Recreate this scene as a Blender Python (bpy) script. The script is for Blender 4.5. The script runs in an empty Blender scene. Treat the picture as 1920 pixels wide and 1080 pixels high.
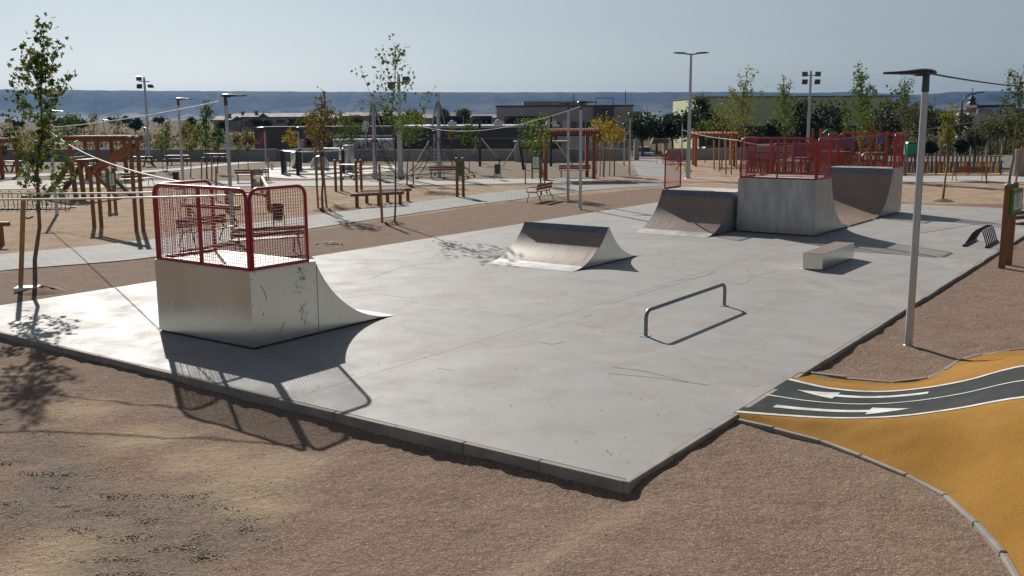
import bpy, math, random
from mathutils import Vector, Matrix, noise
S = bpy.context.scene
COL = S.collection
PI = math.pi
rnd = random.Random(7)

# ------------------------------------------------------------------ camera geometry
FPX, PITCH, ROLL, YAW, H = 1825.0, 0.17275, 0.0055, 0.621, 3.5
_cp, _sp, _cr, _sr = math.cos(PITCH), math.sin(PITCH), math.cos(ROLL), math.sin(ROLL)
FW = Vector((0, _cp, -_sp)); D0 = Vector((0, -_sp, -_cp)); R0 = Vector((1, 0, 0))
CR = R0 * _cr + D0 * _sr
CD = R0 * -_sr + D0 * _cr
def ray(px, py): return FW + CR * ((px - 960) / FPX) + CD * ((py - 540) / FPX)
def G(px, py, z=0.0):
    d = ray(px, py); t = (z - H) / d.z
    return Vector((d.x * t, d.y * t, z))
def GD(px, py, y):
    d = ray(px, py); t = y / d.y
    return Vector((d.x * t, y, H + d.z * t))
def PX(p):
    v = Vector(p) - Vector((0, 0, H)); f = v.dot(FW)
    return (960 + FPX * v.dot(CR) / f, 540 + FPX * v.dot(CD) / f)
def HT(b, ty):
    lo, hi = b[2], b[2] + 60
    for _ in range(50):
        m = (lo + hi) / 2
        if PX((b[0], b[1], m))[1] > ty: lo = m
        else: hi = m
    return lo - b[2]
A0 = G(1175, 898)
DU = Vector((math.sin(YAW), math.cos(YAW), 0)); DV = Vector((-math.cos(YAW), math.sin(YAW), 0))
SLAB_ROT = math.atan2(DU.y, DU.x)
def W(u, v, z=0.0): return Vector((A0.x + u * DU.x + v * DV.x, A0.y + u * DU.y + v * DV.y, z))
def UV(p):
    d = Vector((p[0] - A0.x, p[1] - A0.y, 0)); return d.dot(DU), d.dot(DV)
def sm(a, b, x):
    t = max(0.0, min(1.0, (x - a) / (b - a))); return t * t * (3 - 2 * t)
def gz(x, y):
    u, v = UV((x, y))
    z = -0.035 - max((0.10 + .06 * sm(9, 2, v)) * sm(0.25, -0.35, u) * sm(-.6, .1, v), 0.035 * sm(0.3, -0.5, v))
    z -= 1.45 * sm(85, 120, y) * sm(-48, -30, x)
    z += 2.2 * sm(60, 130, x) * sm(70, 200, y)
    z += 3.1 * sm(110, 330, y) - 30 * sm(340, 640, y)
    return z
def GG(px, py):
    p = G(px, py, 0)
    for _ in range(6): p = G(px, py, gz(p.x, p.y))
    return p

# ------------------------------------------------------------------ materials
MATS = {}
def _nt(name):
    m = bpy.data.materials.new(name); m.use_nodes = True
    nt = m.node_tree; b = nt.nodes['Principled BSDF']
    return m, nt, b
def _noise(nt, scale, detail=4, rough=.55, vec=None, dist=0.0):
    n = nt.nodes.new('ShaderNodeTexNoise'); n.inputs['Scale'].default_value = scale
    n.inputs['Detail'].default_value = detail; n.inputs['Roughness'].default_value = rough
    n.inputs['Distortion'].default_value = dist
    if vec: nt.links.new(vec, n.inputs['Vector'])
    return n.outputs['Fac']
def _ramp(nt, fac, stops):
    r = nt.nodes.new('ShaderNodeValToRGB'); nt.links.new(fac, r.inputs[0])
    e = r.color_ramp.elements
    e[0].position, e[0].color = stops[0][0], (*stops[0][1], 1)
    e[1].position, e[1].color = stops[-1][0], (*stops[-1][1], 1)
    for p, c in stops[1:-1]:
        k = e.new(p); k.color = (*c, 1)
    return r.outputs[0]
def _mix(nt, fac, a, b, mode='MIX'):
    n = nt.nodes.new('ShaderNodeMix'); n.data_type = 'RGBA'; n.blend_type = mode
    for s, v in ((n.inputs[0], fac), (n.inputs[6], a), (n.inputs[7], b)):
        if isinstance(v, (int, float)): s.default_value = v
        elif isinstance(v, tuple): s.default_value = (*v, 1)
        else: nt.links.new(v, s)
    return n.outputs[2]
def _math(nt, op, a, b=None, clamp=False):
    n = nt.nodes.new('ShaderNodeMath'); n.operation = op; n.use_clamp = clamp
    for i, v in enumerate((a, b)):
        if v is None: continue
        if isinstance(v, (int, float)): n.inputs[i].default_value = v
        else: nt.links.new(v, n.inputs[i])
    return n.outputs[0]
def _coord(nt, scale=(1, 1, 1), out='Object'):
    t = nt.nodes.new('ShaderNodeTexCoord'); m = nt.nodes.new('ShaderNodeMapping')
    m.inputs['Scale'].default_value = scale; nt.links.new(t.outputs[out], m.inputs[0])
    return m.outputs[0]
def _bump(nt, b, h, strength=.3, dist=.02):
    n = nt.nodes.new('ShaderNodeBump'); n.inputs['Strength'].default_value = strength
    n.inputs['Distance'].default_value = dist; nt.links.new(h, n.inputs['Height'])
    nt.links.new(n.outputs[0], b.inputs['Normal'])
def mat(name, col, rough=.6, metal=0., var=.25, scale=3., stretch=(1, 1, 1), bump=0., spec=.5, rvar=.1):
    m, nt, b = _nt(name); v = _coord(nt, stretch)
    n = _noise(nt, scale, 6, .6, v)
    lo = tuple(c * (1 - var) for c in col); hi = tuple(min(1, c * (1 + var)) for c in col)
    nt.links.new(_ramp(nt, n, [(.3, lo), (.7, hi)]), b.inputs['Base Color'])
    b.inputs['Metallic'].default_value = metal
    r = nt.nodes.new('ShaderNodeMapRange'); nt.links.new(n, r.inputs[0])
    r.inputs[1].default_value = .3; r.inputs[2].default_value = .7
    r.inputs[3].default_value = max(.03, rough - rvar); r.inputs[4].default_value = min(1, rough + rvar)
    nt.links.new(r.outputs[0], b.inputs['Roughness'])
    b.inputs['Specular IOR Level'].default_value = spec
    if bump: _bump(nt, b, _noise(nt, scale * 6, 4, .6, v), bump, .01)
    MATS[name] = m
    return m
mat('galvanised', (.62, .645, .62), .27, 1., .06, 1.2, (1, 1, .4), .012, rvar=.05)
mat('galvanised_worn', (.36, .38, .385), .4, .85, .32, 2.2, (2.2, 2.2, .5), .04)
mat('coping_steel', (.17, .2, .235), .45, .6, .15, 6)
mat('plate_steel', (.42, .42, .41), .5, .35, .12, 2, (1, 1, 1))
mat('deck_ply', (.55, .52, .47), .55, 0, .15, 3)
mat('red_paint', (.34, .016, .022), .42, 0, .2, 6)
mat('wood', (.2, .07, .026), .6, 0, .35, 3, (1, 1, 6), .1)
mat('wood_dark', (.15, .06, .03), .65, 0, .35, 3, (6, 1, 1), .1)
mat('wood_post', (.225, .092, .032), .65, 0, .35, 5, (6, 6, .8), .1)
mat('wood_plank', (.16, .07, .035), .7, 0, .4, 4, (1, 5, 1), .1)
mat('wood_stake', (.36, .19, .08), .7, 0, .3, 5, (5, 5, 1), .1)
mat('pergola_red', (.23, .065, .028), .7, 0, .25, 4, (4, 4, 1))
mat('pergola_orange', (.36, .11, .03), .7, 0, .2, 4)
mat('pole_grey', (.44, .465, .49), .4, .55, .12, 4, (3, 3, .5))
mat('pole_dark', (.035, .036, .04), .5, .3, .2, 4)
mat('lamp_head', (.05, .052, .06), .3, .2, .15, 4)
mat('lamp_lens', (.08, .08, .08), .3, 0, .05, 4)
mat('black_metal', (.018, .018, .02), .45, .4, .2, 5)
mat('bin_grey', (.045, .04, .038), .6, .2, .2, 6)
mat('rope', (.06, .06, .07), .8, 0, .2, 9)
mat('rope_green', (.02, .16, .07), .8, 0, .2, 9)
mat('tape_dull', (.2, .19, .18), .6, 0, .1, 9)
mat('tape', (.75, .72, .66), .5, 0, .1, 9)
mat('green_panel', (.03, .17, .03), .5, 0, .15, 4)
mat('sign_green', (.02, .12, .06), .5, 0, .15, 4)
mat('sign_white', (.6, .64, .62), .5, 0, .08, 4)
mat('ink', (.05, .06, .06), .6, 0, .1, 4)
mat('cap_grey', (.22, .22, .24), .5, .3, .15, 5)
mat('bark', (.16, .12, .085), .9, 0, .4, 6, (3, 3, 1), .3)
mat('bark_pale', (.2, .18, .14), .9, 0, .35, 6, (3, 3, 1), .3)
mat('soil', (.12, .062, .035), .95, 0, .4, 9, (1, 1, 1), .5)
mat('wall_render', (.33, .3, .275), .85, 0, .12, .6, (1, 1, 1), .1)
mat('wall_plain', (.24, .235, .235), .85, 0, .1, .5)
mat('facade_dark', (.075, .073, .078), .75, 0, .2, .3)
mat('facade_brown', (.36, .3, .285), .8, 0, .12, .3)
mat('facade_taupe', (.34, .3, .275), .8, 0, .12, .4)
mat('facade_white', (.5, .5, .49), .7, 0, .1, 1)
mat('facade_olive', (.5, .54, .3), .8, 0, .08, .2)
mat('facade_slate', (.05, .052, .06), .8, 0, .15, .3)
mat('roof_white', (.5, .5, .5), .7, 0, .12, .8)
mat('roof_brown', (.105, .078, .066), .85, 0, .25, 1.)
mat('roof_slate', (.035, .036, .045), .4, .1, .25, 3.)
mat('stone', (.27, .215, .16), .9, 0, .25, 2.)
mat('glass', (.03, .04, .05), .12, 0, .2, 2., spec=.7)
mat('solar', (.012, .014, .022), .25, 0, .2, 3.)
mat('kerb', (.275, .25, .222), .85, 0, .28, 2.5, (1, 1, 1), .25)
mat('paint_white', (.54, .54, .51), .75, 0, .3, 5)
mat('road_asphalt', (.06, .06, .062), .85, 0, .2, 1.)
mat('concrete_pad', (.45, .42, .37), .8, 0, .15, .7)
mat('play_orange', (.33, .075, .015), .5, 0, .12, 3)
mat('play_purple', (.09, .06, .16), .5, 0, .15, 3)
mat('play_blue', (.02, .09, .32), .5, 0, .1, 3)
mat('play_green', (.03, .14, .04), .5, 0, .15, 3)
mat('slat_ochre', (.33, .2, .04), .55, 0, .15, 3)
mat('slat_red', (.34, .03, .02), .55, 0, .15, 3)
mat('slat_blue', (.025, .05, .17), .55, 0, .15, 3)
mat('slat_yellow', (.5, .34, .03), .55, 0, .1, 3)
mat('slat_purple', (.13, .05, .12), .55, 0, .1, 3)
mat('container_white', (.82, .83, .85), .5, 0, .12, 1.)
def sheeting():
    m = MATS['container_white']; nt = m.node_tree; b = nt.nodes['Principled BSDF']
    t = nt.nodes.new('ShaderNodeBsdfTranslucent'); t.inputs[0].default_value = (.85, .86, .88, 1)
    mx = nt.nodes.new('ShaderNodeMixShader'); mx.inputs[0].default_value = .6
    nt.links.new(b.outputs[0], mx.inputs[1]); nt.links.new(t.outputs[0], mx.inputs[2]); nt.links.new(mx.outputs[0], nt.nodes['Material Output'].inputs[0])
sheeting()
mat('graffiti', (.085, .095, .115), .6, 0, .2, 3)
mat('mural_pink', (.22, .07, .1), .8, 0, .5, 1.2)
mat('car_silver', (.45, .47, .5), .25, .6, .03, 2)
mat('car_dark', (.06, .065, .075), .25, .4, .05, 2)
mat('car_red', (.2, .02, .02), .3, .2, .05, 2)
mat('rubber', (.02, .02, .02), .8, 0, .1, 5)
mat('headlight', (.7, .7, .68), .15, 0, .02, 5)
mat('steel_shiny', (.6, .6, .58), .25, .95, .08, 2, (5, 5, .4))
mat('stone_white', (.6, .57, .52), .9, 0, .15, 9)
mat('litter_bin_green', (.03, .3, .16), .5, 0, .1, 3)
mat('sign_red', (.5, .03, .02), .5, 0, .05, 3)

def leaf_mat(name, cols, trans=.35):
    m, nt, b = _nt(name)
    g = nt.nodes.new('ShaderNodeNewGeometry')
    k = len(cols)
    c = _ramp(nt, g.outputs['Random Per Island'], [(i / max(1, k - 1), cl) for i, cl in enumerate(cols)])
    nt.links.new(c, b.inputs['Base Color']); b.inputs['Roughness'].default_value = .6; b.inputs['Specular IOR Level'].default_value = .04 if 'dry' in name or 'scrub' in name else .25
    t = nt.nodes.new('ShaderNodeBsdfTranslucent'); nt.links.new(_mix(nt, .5, c, _mix(nt, 1., c, (1.6, 1.7, .5), 'MULTIPLY')), t.inputs[0])
    mx = nt.nodes.new('ShaderNodeMixShader'); mx.inputs[0].default_value = trans
    nt.links.new(b.outputs[0], mx.inputs[1]); nt.links.new(t.outputs[0], mx.inputs[2])
    nt.links.new(mx.outputs[0], nt.nodes['Material Output'].inputs[0])
    MATS[name] = m
leaf_mat('leaf_plane', [(.025, .055, .018), (.05, .09, .02), (.075, .12, .028), (.13, .115, .03), (.035, .07, .02)])
leaf_mat('leaf_green', [(.03, .06, .015), (.05, .09, .02), (.08, .13, .025), (.06, .1, .02)])
leaf_mat('leaf_bright', [(.06, .11, .02), (.1, .15, .025), (.13, .17, .03), (.08, .12, .02)])
leaf_mat('leaf_autumn', [(.09, .07, .02), (.14, .1, .025), (.19, .115, .03), (.07, .08, .02), (.12, .07, .02)])
leaf_mat('leaf_yellow', [(.3, .2, .02), (.38, .26, .03), (.25, .2, .03), (.33, .19, .02)])
leaf_mat('leaf_yellowgreen', [(.13, .14, .03), (.19, .18, .03), (.1, .12, .025), (.22, .17, .03)])
leaf_mat('leaf_dark', [(.012, .024, .01), (.018, .034, .012), (.03, .045, .016), (.015, .03, .012)], .2)
leaf_mat('leaf_pine', [(.02, .035, .014), (.03, .05, .018), (.045, .06, .022), (.025, .04, .016)], .2)
leaf_mat('leaf_grey', [(.06, .075, .045), (.085, .1, .055), (.05, .065, .04)], .3)
leaf_mat('leaf_scrub', [(.075, .08, .035), (.11, .1, .045), (.15, .12, .05), (.06, .065, .03)], .25)
leaf_mat('leaf_dry', [(.1, .074, .034), (.135, .095, .044), (.085, .064, .03), (.065, .052, .025)], .2)

# concrete of the skate slab: blotches, expansion joints, scuffs, damp-pale patches
def concrete():
    m, nt, b = _nt('slab_concrete'); v = _coord(nt)
    big = _noise(nt, .22, 5, .6, v, .6); mid = _noise(nt, 1.1, 6, .65, v, .4); fine = _noise(nt, 38, 4, .7, v)
    c = _ramp(nt, big, [(.3, (0.290, 0.272, 0.253)), (.5, (0.322, 0.311, 0.297)), (.7, (0.352, 0.346, 0.341))])
    c = _mix(nt, .65, c, _ramp(nt, mid, [(.32, (0.266, 0.244, 0.225)), (.5, (0.329, 0.318, 0.309)), (.66, (0.360, 0.358, 0.358))]))
    c = _mix(nt, .16, c, _ramp(nt, fine, [(.3, (0.196, 0.189, 0.185)), (.7, (0.454, 0.448, 0.442))]))
    warm = _noise(nt, .45, 3, .5, _coord(nt, (1, 1.4, 1)), .8)
    c = _mix(nt, _ramp(nt, warm, [(.5, (0, 0, 0)), (.7, (.6, .6, .6))]), c, (.315, .262, .222))
    pk = _noise(nt, .9, 5, .7, _coord(nt, (1.3, .8, 1)), 1.2)
    c = _mix(nt, _ramp(nt, pk, [(.52, (0, 0, 0)), (.66, (.5, .5, .5))]), c, (.27, .235, .21))
    c = _mix(nt, _ramp(nt, _noise(nt, .6, 6, .7, _coord(nt, (.8, 1.2, 1)), .9), [(.54, (0, 0, 0)), (.7, (.55, .55, .55))]), c, (.42, .415, .4))
    sx = nt.nodes.new('ShaderNodeSeparateXYZ'); nt.links.new(v, sx.inputs[0])
    X, Y = sx.outputs[0], sx.outputs[1]
    def line(axis, pos, w):
        return _math(nt, 'LESS_THAN', _math(nt, 'ABSOLUTE', _math(nt, 'SUBTRACT', axis, pos)), w)
    j = line(Y, 4.86, .009)
    for ax, p in ((Y, 9.95), (X, 5.9), (X, 12.4), (X, 18.2), (X, 24.8)): j = _math(nt, 'MAXIMUM', j, line(ax, p, .0055))
    c = _mix(nt, _math(nt, 'MULTIPLY', j, .8), c, (.11, .105, .1))
    # rubber scuffs: stretched thin dark streaks in patches
    st = _noise(nt, 2.2, 5, .7, _coord(nt, (.55, 3.2, 1)), 1.6)
    pa = _noise(nt, .35, 2, .5, v)
    sc = _math(nt, 'MULTIPLY', _ramp(nt, st, [(.57, (0, 0, 0)), (.66, (1, 1, 1))]), _ramp(nt, pa, [(.5, (0, 0, 0)), (.64, (.7, .7, .7))]))
    c = _mix(nt, sc, c, (.17,.165,.16))
    nt.links.new(c, b.inputs['Base Color'])
    nt.links.new(_ramp(nt, mid, [(.3, (.72, .72, .72)), (.7, (.52, .52, .52))]), b.inputs['Roughness']); b.inputs['Specular IOR Level'].default_value = .15
    _bump(nt, b, _math(nt, 'ADD', _math(nt, 'MULTIPLY', fine, .25), mid), .12, .012)
    MATS['slab_concrete'] = m
concrete()

def ramp_ply():
    m, nt, b = _nt('ramp_ply'); v = _coord(nt)
    s = _noise(nt, 3, 5, .6, _coord(nt, (.5, 6, .5))); n = _noise(nt, 1.6, 5, .6, v, .5)
    c = _ramp(nt, n, [(.3, (.235, .155, .115)), (.7, (.305, .21, .16))])
    c = _mix(nt, .35, c, _ramp(nt, s, [(.35, (.18, .125, .095)), (.68, (.34, .265, .215))]))
    nt.links.new(c, b.inputs['Base Color'])
    nt.links.new(_ramp(nt, s, [(.35, (.5, .5, .5)), (.65, (.33, .33, .33))]), b.inputs['Roughness'])
    b.inputs['Specular IOR Level'].default_value = .6
    MATS['ramp_ply'] = m
ramp_ply()

def ground_mat():
    m, nt, b = _nt('ground_gravel'); v = _coord(nt)
    a1 = nt.nodes.new('ShaderNodeAttribute'); a1.attribute_name = 'zone'
    a2 = nt.nodes.new('ShaderNodeAttribute'); a2.attribute_name = 'zone_near'
    s1 = nt.nodes.new('ShaderNodeSeparateColor'); nt.links.new(a1.outputs['Color'], s1.inputs[0])
    s2 = nt.nodes.new('ShaderNodeSeparateColor'); nt.links.new(a2.outputs['Color'], s2.inputs[0])
    big = _noise(nt, .35, 4, .6, v); mid = _noise(nt, 2.4, 6, .7, v, .3); grain = _noise(nt, 55, 3, .8, v)
    vor = nt.nodes.new('ShaderNodeTexVoronoi'); vor.inputs['Scale'].default_value = 70; nt.links.new(v, vor.inputs['Vector'])
    sp = nt.nodes.new('ShaderNodeSeparateColor'); nt.links.new(vor.outputs['Color'], sp.inputs[0])
    c = _ramp(nt, mid, [(.28, (.2, .137, .1)), (.5, (.27, .188, .142)), (.72, (.335, .245, .187))])
    c = _mix(nt, .5, c, _ramp(nt, sp.outputs[0], [(0, (.11, .072, .052)), (.4, (.245, .17, .13)), (.8, (.36, .27, .212)), (1, (.5, .42, .35))]))
    c = _mix(nt, _ramp(nt, big, [(.48, (0, 0, 0)), (.7, (.25, .25, .25))]), c, (.33, .225, .145))
    def edge(f, k=.35, lo=.35, hi=.6):
        return _ramp(nt, _math(nt, 'ADD', f, _math(nt, 'MULTIPLY', _math(nt, 'SUBTRACT', mid, .5), k)), [(lo, (0, 0, 0)), (hi, (1, 1, 1))])
    sandy = _mix(nt, .35, _ramp(nt, mid, [(.3, (.38, .29, .19)), (.7, (.5, .4, .28))]), _ramp(nt, sp.outputs[0], [(0, (.2, .13, .08)), (1, (.5, .4, .28))]))
    darkg = _mix(nt, .6, _ramp(nt, mid, [(.3, (.12, .095, .078)), (.7, (.2, .165, .138))]), _ramp(nt, sp.outputs[1], [(0, (.05, .042, .038)), (1, (.36, .32, .28))]))
    tan = _ramp(nt, _noise(nt, .8, 6, .65, v, .4), [(.32, (.33, .215, .135)), (.5, (.44, .32, .22)), (.66, (.53, .415, .305))])
    tan = _mix(nt, .25, tan, _ramp(nt, sp.outputs[2], [(0, (.22, .15, .1)), (1, (.5, .4, .3))]))
    grey = _ramp(nt, _noise(nt, 1.6, 6, .8, v), [(.3, (.19, .15, .12)), (.5, (.27, .22, .175)), (.7, (.35, .29, .235))])
    dry = _ramp(nt, _noise(nt, .11, 6, .7, _coord(nt, (.5, 2., 1))), [(.3, (.06, .05, .022)), (.5, (.115, .08, .034)), (.7, (.165, .115, .052))])
    brk = _noise(nt, 1.1, 6, .75, v, .5)
    def soft(f, hi): return _ramp(nt, _math(nt, 'ADD', f, _math(nt, 'MULTIPLY', _math(nt, 'SUBTRACT', brk, .5), 1.0)), [(.3, (0, 0, 0)), (.95, (hi, hi, hi))])
    c = _mix(nt, soft(s2.outputs[1], 1.), c, sandy)
    c = _mix(nt, soft(s2.outputs[0], .7), c, darkg)
    c = _mix(nt, edge(s1.outputs[0], .15), c, tan)
    c = _mix(nt, edge(s1.outputs[1], .15), c, grey)
    c = _mix(nt, edge(s1.outputs[2], .2), c, dry)
    c = _mix(nt, edge(s2.outputs[2], .2), c, (.12, .115, .115))
    c = _mix(nt, edge(a1.outputs['Alpha'], .1), c, _ramp(nt, _noise(nt, .006, 5, .7, _coord(nt, (.35, 1.6, 1))), [(.35, (.02, .028, .018)), (.55, (.035, .042, .026)), (.7, (.12, .1, .065))]))
    nt.links.new(c, b.inputs['Base Color']); b.inputs['Roughness'].default_value = .95
    b.inputs['Specular IOR Level'].default_value = .06
    clump = _noise(nt, 11, 5, .7, v, .4)
    h = _math(nt, 'ADD', _math(nt, 'ADD', _math(nt, 'MULTIPLY', mid, 1.6), _math(nt, 'MULTIPLY', clump, 1.1)), _math(nt, 'ADD', _math(nt, 'MULTIPLY', grain, .5), _math(nt, 'MULTIPLY', sp.outputs[0], .35)))
    _bump(nt, b, h, .85, .04)
    MATS['ground'] = m
ground_mat()

def sheet_mat(name, stops, scale, bump, rough=.9, speck=.2):
    m, nt, b = _nt(name); v = _coord(nt)
    c = _ramp(nt, _noise(nt, scale, 6, .65, v, .3), stops)
    c = _mix(nt, speck, c, _ramp(nt, _noise(nt, 60, 3, .8, v), [(.3, tuple(x * .45 for x in stops[0][1])), (.7, tuple(min(1, x * 1.5) for x in stops[-1][1]))]))
    nt.links.new(c, b.inputs['Base Color']); b.inputs['Roughness'].default_value = rough; b.inputs['Specular IOR Level'].default_value = .12
    _bump(nt, b, _math(nt, 'ADD', _noise(nt, 45, 3, .7, v), _noise(nt, 4, 4, .6, v)), bump, .02)
    MATS[name] = m
sheet_mat('orange_earth', [(.28, (.22, .108, .018)), (.5, (.285, .142, .024)), (.72, (.35, .185, .04))], .9, .35, .9, .3)
sheet_mat('track_asphalt', [(.3, (.016, .019, .02)), (.5, (.026, .031, .032)), (.7, (.05, .055, .055))], 1.8, .35, .8, .25)
def hill_mat():
    m, nt, b = _nt('far_hill'); v = _coord(nt)
    c = _ramp(nt, _noise(nt, .012, 6, .65, v, .3), [(.3, (.012, .018, .012)), (.5, (.045, .05, .034)), (.7, (.13, .12, .085))])
    rid = _ramp(nt, _noise(nt, .006, 5, .7, _coord(nt, (2.2, .4, .5)), .6), [(.38, (0, 0, 0)), (.62, (.75, .75, .75))])
    c = _mix(nt, rid, c, (.1, .095, .07))
    sx = nt.nodes.new('ShaderNodeSeparateXYZ'); nt.links.new(v, sx.inputs[0])
    low = _ramp(nt, _math(nt, 'DIVIDE', sx.outputs[2], 80.), [(.2, (1, 1, 1)), (.9, (0, 0, 0))])
    pt = _ramp(nt, _noise(nt, .0035, 4, .6, _coord(nt, (1, 2.5, 7)), .5), [(.49, (0, 0, 0)), (.56, (1, 1, 1))])
    c = _mix(nt, _math(nt, 'MULTIPLY', low, pt), c, (.3, .265, .2))
    nt.links.new(c, b.inputs['Base Color']); b.inputs['Roughness'].default_value = .95; b.inputs['Specular IOR Level'].default_value = .05
    MATS['far_hill'] = m
hill_mat()

def paver():
    m, nt, b = _nt('paver'); v = _coord(nt)
    br = nt.nodes.new('ShaderNodeTexBrick'); nt.links.new(v, br.inputs['Vector'])
    br.inputs['Scale'].default_value = 1.0; br.inputs['Brick Width'].default_value = .42; br.inputs['Row Height'].default_value = .3
    br.inputs['Mortar Size'].default_value = .018
    br.inputs['Color1'].default_value = (.245, .245, .24, 1); br.inputs['Color2'].default_value = (.165, .167, .165, 1); br.inputs['Mortar'].default_value = (.1, .095, .09, 1)
    c = _mix(nt, .35, br.outputs['Color'], _ramp(nt, _noise(nt, .8, 5, .6, v), [(.3, (.17, .16, .15)), (.7, (.27, .268, .26))]))
    nt.links.new(c, b.inputs['Base Color']); b.inputs['Roughness'].default_value = .85
    MATS['paver'] = m
paver()
sheet_mat('path_concrete', [(.3, (.36, .345, .32)), (.7, (.45, .435, .41))], .5, .1, .85, .1)
sheet_mat('path_red', [(.3, (.33, .22, .17)), (.7, (.42, .3, .24))], .6, .1, .85, .1)
sheet_mat('grey_yard', [(.3, (.13, .125, .12)), (.7, (.19, .18, .17))], .4, .1, .9, .1)

# ------------------------------------------------------------------ mesh builder
class MB:
    def __init__(s): s.v, s.f, s.m, s.sm = [], [], [], []
    def add(s, vs, fs, mi=0, smooth=False):
        o = len(s.v); s.v += [tuple(v) for v in vs]
        for f in fs: s.f.append(tuple(i + o for i in f)); s.m.append(mi); s.sm.append(smooth)
        return s
    def box(s, c, d, rz=0., mi=0, M=None):
        x, y, z = d[0] / 2, d[1] / 2, d[2] / 2
        vs = [Vector((a * x, b * y, e * z)) for e in (-1, 1) for a, b in ((-1, -1), (1, -1), (1, 1), (-1, 1))]
        T = M if M is not None else Matrix.Rotation(rz, 3, 'Z')
        vs = [T @ v + Vector(c) for v in vs]
        return s.add(vs, [(0, 3, 2, 1), (4, 5, 6, 7), (0, 1, 5, 4), (1, 2, 6, 5), (2, 3, 7, 6), (3, 0, 4, 7)], mi)
    def bar(s, a, b, w, h=None, mi=0, up=(0, 0, 1)):
        a, b = Vector(a), Vector(b); d = (b - a); L = d.length
        if L < 1e-6: return s
        d.normalize(); u = Vector(up)
        if abs(d.dot(u)) > .99: u = Vector((1, 0, 0))
        x = d.cross(u).normalized(); z = x.cross(d)
        M = Matrix((x, d, z)).transposed()
        return s.box((a + b) / 2, (w, L, h or w), 0, mi, M)
    def tube(s, pts, r, n=8, mi=0, cap=True, smooth=True):
        pts = [Vector(p) for p in pts]; k = len(pts)
        rs = r if isinstance(r, (list, tuple)) else [r] * k
        vs = []; ref = None
        for i, p in enumerate(pts):
            t = (pts[min(i + 1, k - 1)] - pts[max(i - 1, 0)]).normalized()
            if ref is None:
                ref = Vector((0, 0, 1)) if abs(t.z) < .9 else Vector((1, 0, 0))
            x = (ref - t * ref.dot(t)).normalized(); y = t.cross(x); ref = x
            for j in range(n):
                a = 2 * PI * j / n; vs.append(p + (x * math.cos(a) + y * math.sin(a)) * rs[i])
        fs = [(i * n + j, i * n + (j + 1) % n, (i + 1) * n + (j + 1) % n, (i + 1) * n + j) for i in range(k - 1) for j in range(n)]
        s.add(vs, fs, mi, smooth)
        if cap:
            s.add([vs[j] for j in range(n)], [tuple(reversed(range(n)))], mi)
            s.add([vs[(k - 1) * n + j] for j in range(n)], [tuple(range(n))], mi)
        return s
    def prism(s, prof, a, b, mi=0, axis='y'):
        # profile in (x,z) extruded along y from a to b
        n = len(prof)
        if axis == 'y': vs = [Vector((x, a, z)) for x, z in prof] + [Vector((x, b, z)) for x, z in prof]
        elif axis == 'x': vs = [Vector((a, x, z)) for x, z in prof] + [Vector((b, x, z)) for x, z in prof]
        else: vs = [Vector((x, z, a)) for x, z in prof] + [Vector((x, z, b)) for x, z in prof]
        fs = [tuple(range(n)), tuple(reversed(range(n, 2 * n)))] + [(i, i + n, (i + 1) % n + n, (i + 1) % n) for i in range(n)]
        return s.add(vs, fs, mi)
    def lathe(s, prof, n=16, c=(0, 0, 0), mi=0, smooth=True):
        vs = [Vector((r * math.cos(2 * PI * j / n), r * math.sin(2 * PI * j / n), z)) + Vector(c) for r, z in prof for j in range(n)]
        k = len(prof)
        fs = [(i * n + j, i * n + (j + 1) % n, (i + 1) * n + (j + 1) % n, (i + 1) * n + j) for i in range(k - 1) for j in range(n)]
        fs += [tuple(reversed(range(n))), tuple((k - 1) * n + j for j in range(n))]
        return s.add(vs, fs, mi, smooth)
    def sheet(s, rows, mi=0, smooth=True):
        k = len(rows[0]); vs = [p for r in rows for p in r]
        fs = [(i * k + j, i * k + j + 1, (i + 1) * k + j + 1, (i + 1) * k + j) for i in range(len(rows) - 1) for j in range(k - 1)]
        return s.add(vs, fs, mi, smooth)
    def build(s, name, m, parent=None, label=None, kind=None, fix=True, bevel=0.):
        me = bpy.data.meshes.new(name); me.from_pydata(s.v, [], s.f)
        for x in (m if isinstance(m, (list, tuple)) else [m]): me.materials.append(MATS[x])
        me.polygons.foreach_set('material_index', s.m); me.polygons.foreach_set('use_smooth', s.sm)
        if fix:
            import bmesh
            bm = bmesh.new(); bm.from_mesh(me); bmesh.ops.recalc_face_normals(bm, faces=bm.faces[:]); bm.to_mesh(me); bm.free()
        me.update()
        o = bpy.data.objects.new(name, me); COL.objects.link(o)
        if parent is not None: o.parent = parent
        if label: o['label'] = label
        if kind: o['kind'] = kind
        if bevel:
            b = o.modifiers.new('bevel', 'BEVEL'); b.width = bevel; b.segments = 2; b.limit_method = 'ANGLE'
        return o
def thing(name, label, cat, loc=(0, 0, 0), rz=0., group=None):
    o = bpy.data.objects.new(name, None); o.empty_display_size = .2; COL.objects.link(o)
    o.location = loc; o.rotation_euler = (0, 0, rz); o['label'] = label; o['category'] = cat
    if group: o['group'] = group
    return o
def tag(o, label, cat, loc=None, rz=None, group=None):
    o['label'] = label; o['category'] = cat
    if group: o['group'] = group
    if loc is not None: o.location = loc
    if rz is not None: o.rotation_euler = (0, 0, rz)
    return o
def copy_tree(o, loc, rz, label, parent=None):
    c = o.copy(); COL.objects.link(c)
    if parent is not None: c.parent = parent
    else: c.location = loc; c.rotation_euler = (0, 0, rz); c['label'] = label
    for ch in list(o.children): copy_tree(ch, None, None, None, c)
    return c
def arc(cx, cy, r, a0, a1, n): return [(cx + r * math.cos(a0 + (a1 - a0) * i / n), cy + r * math.sin(a0 + (a1 - a0) * i / n)) for i in range(n + 1)]

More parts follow.
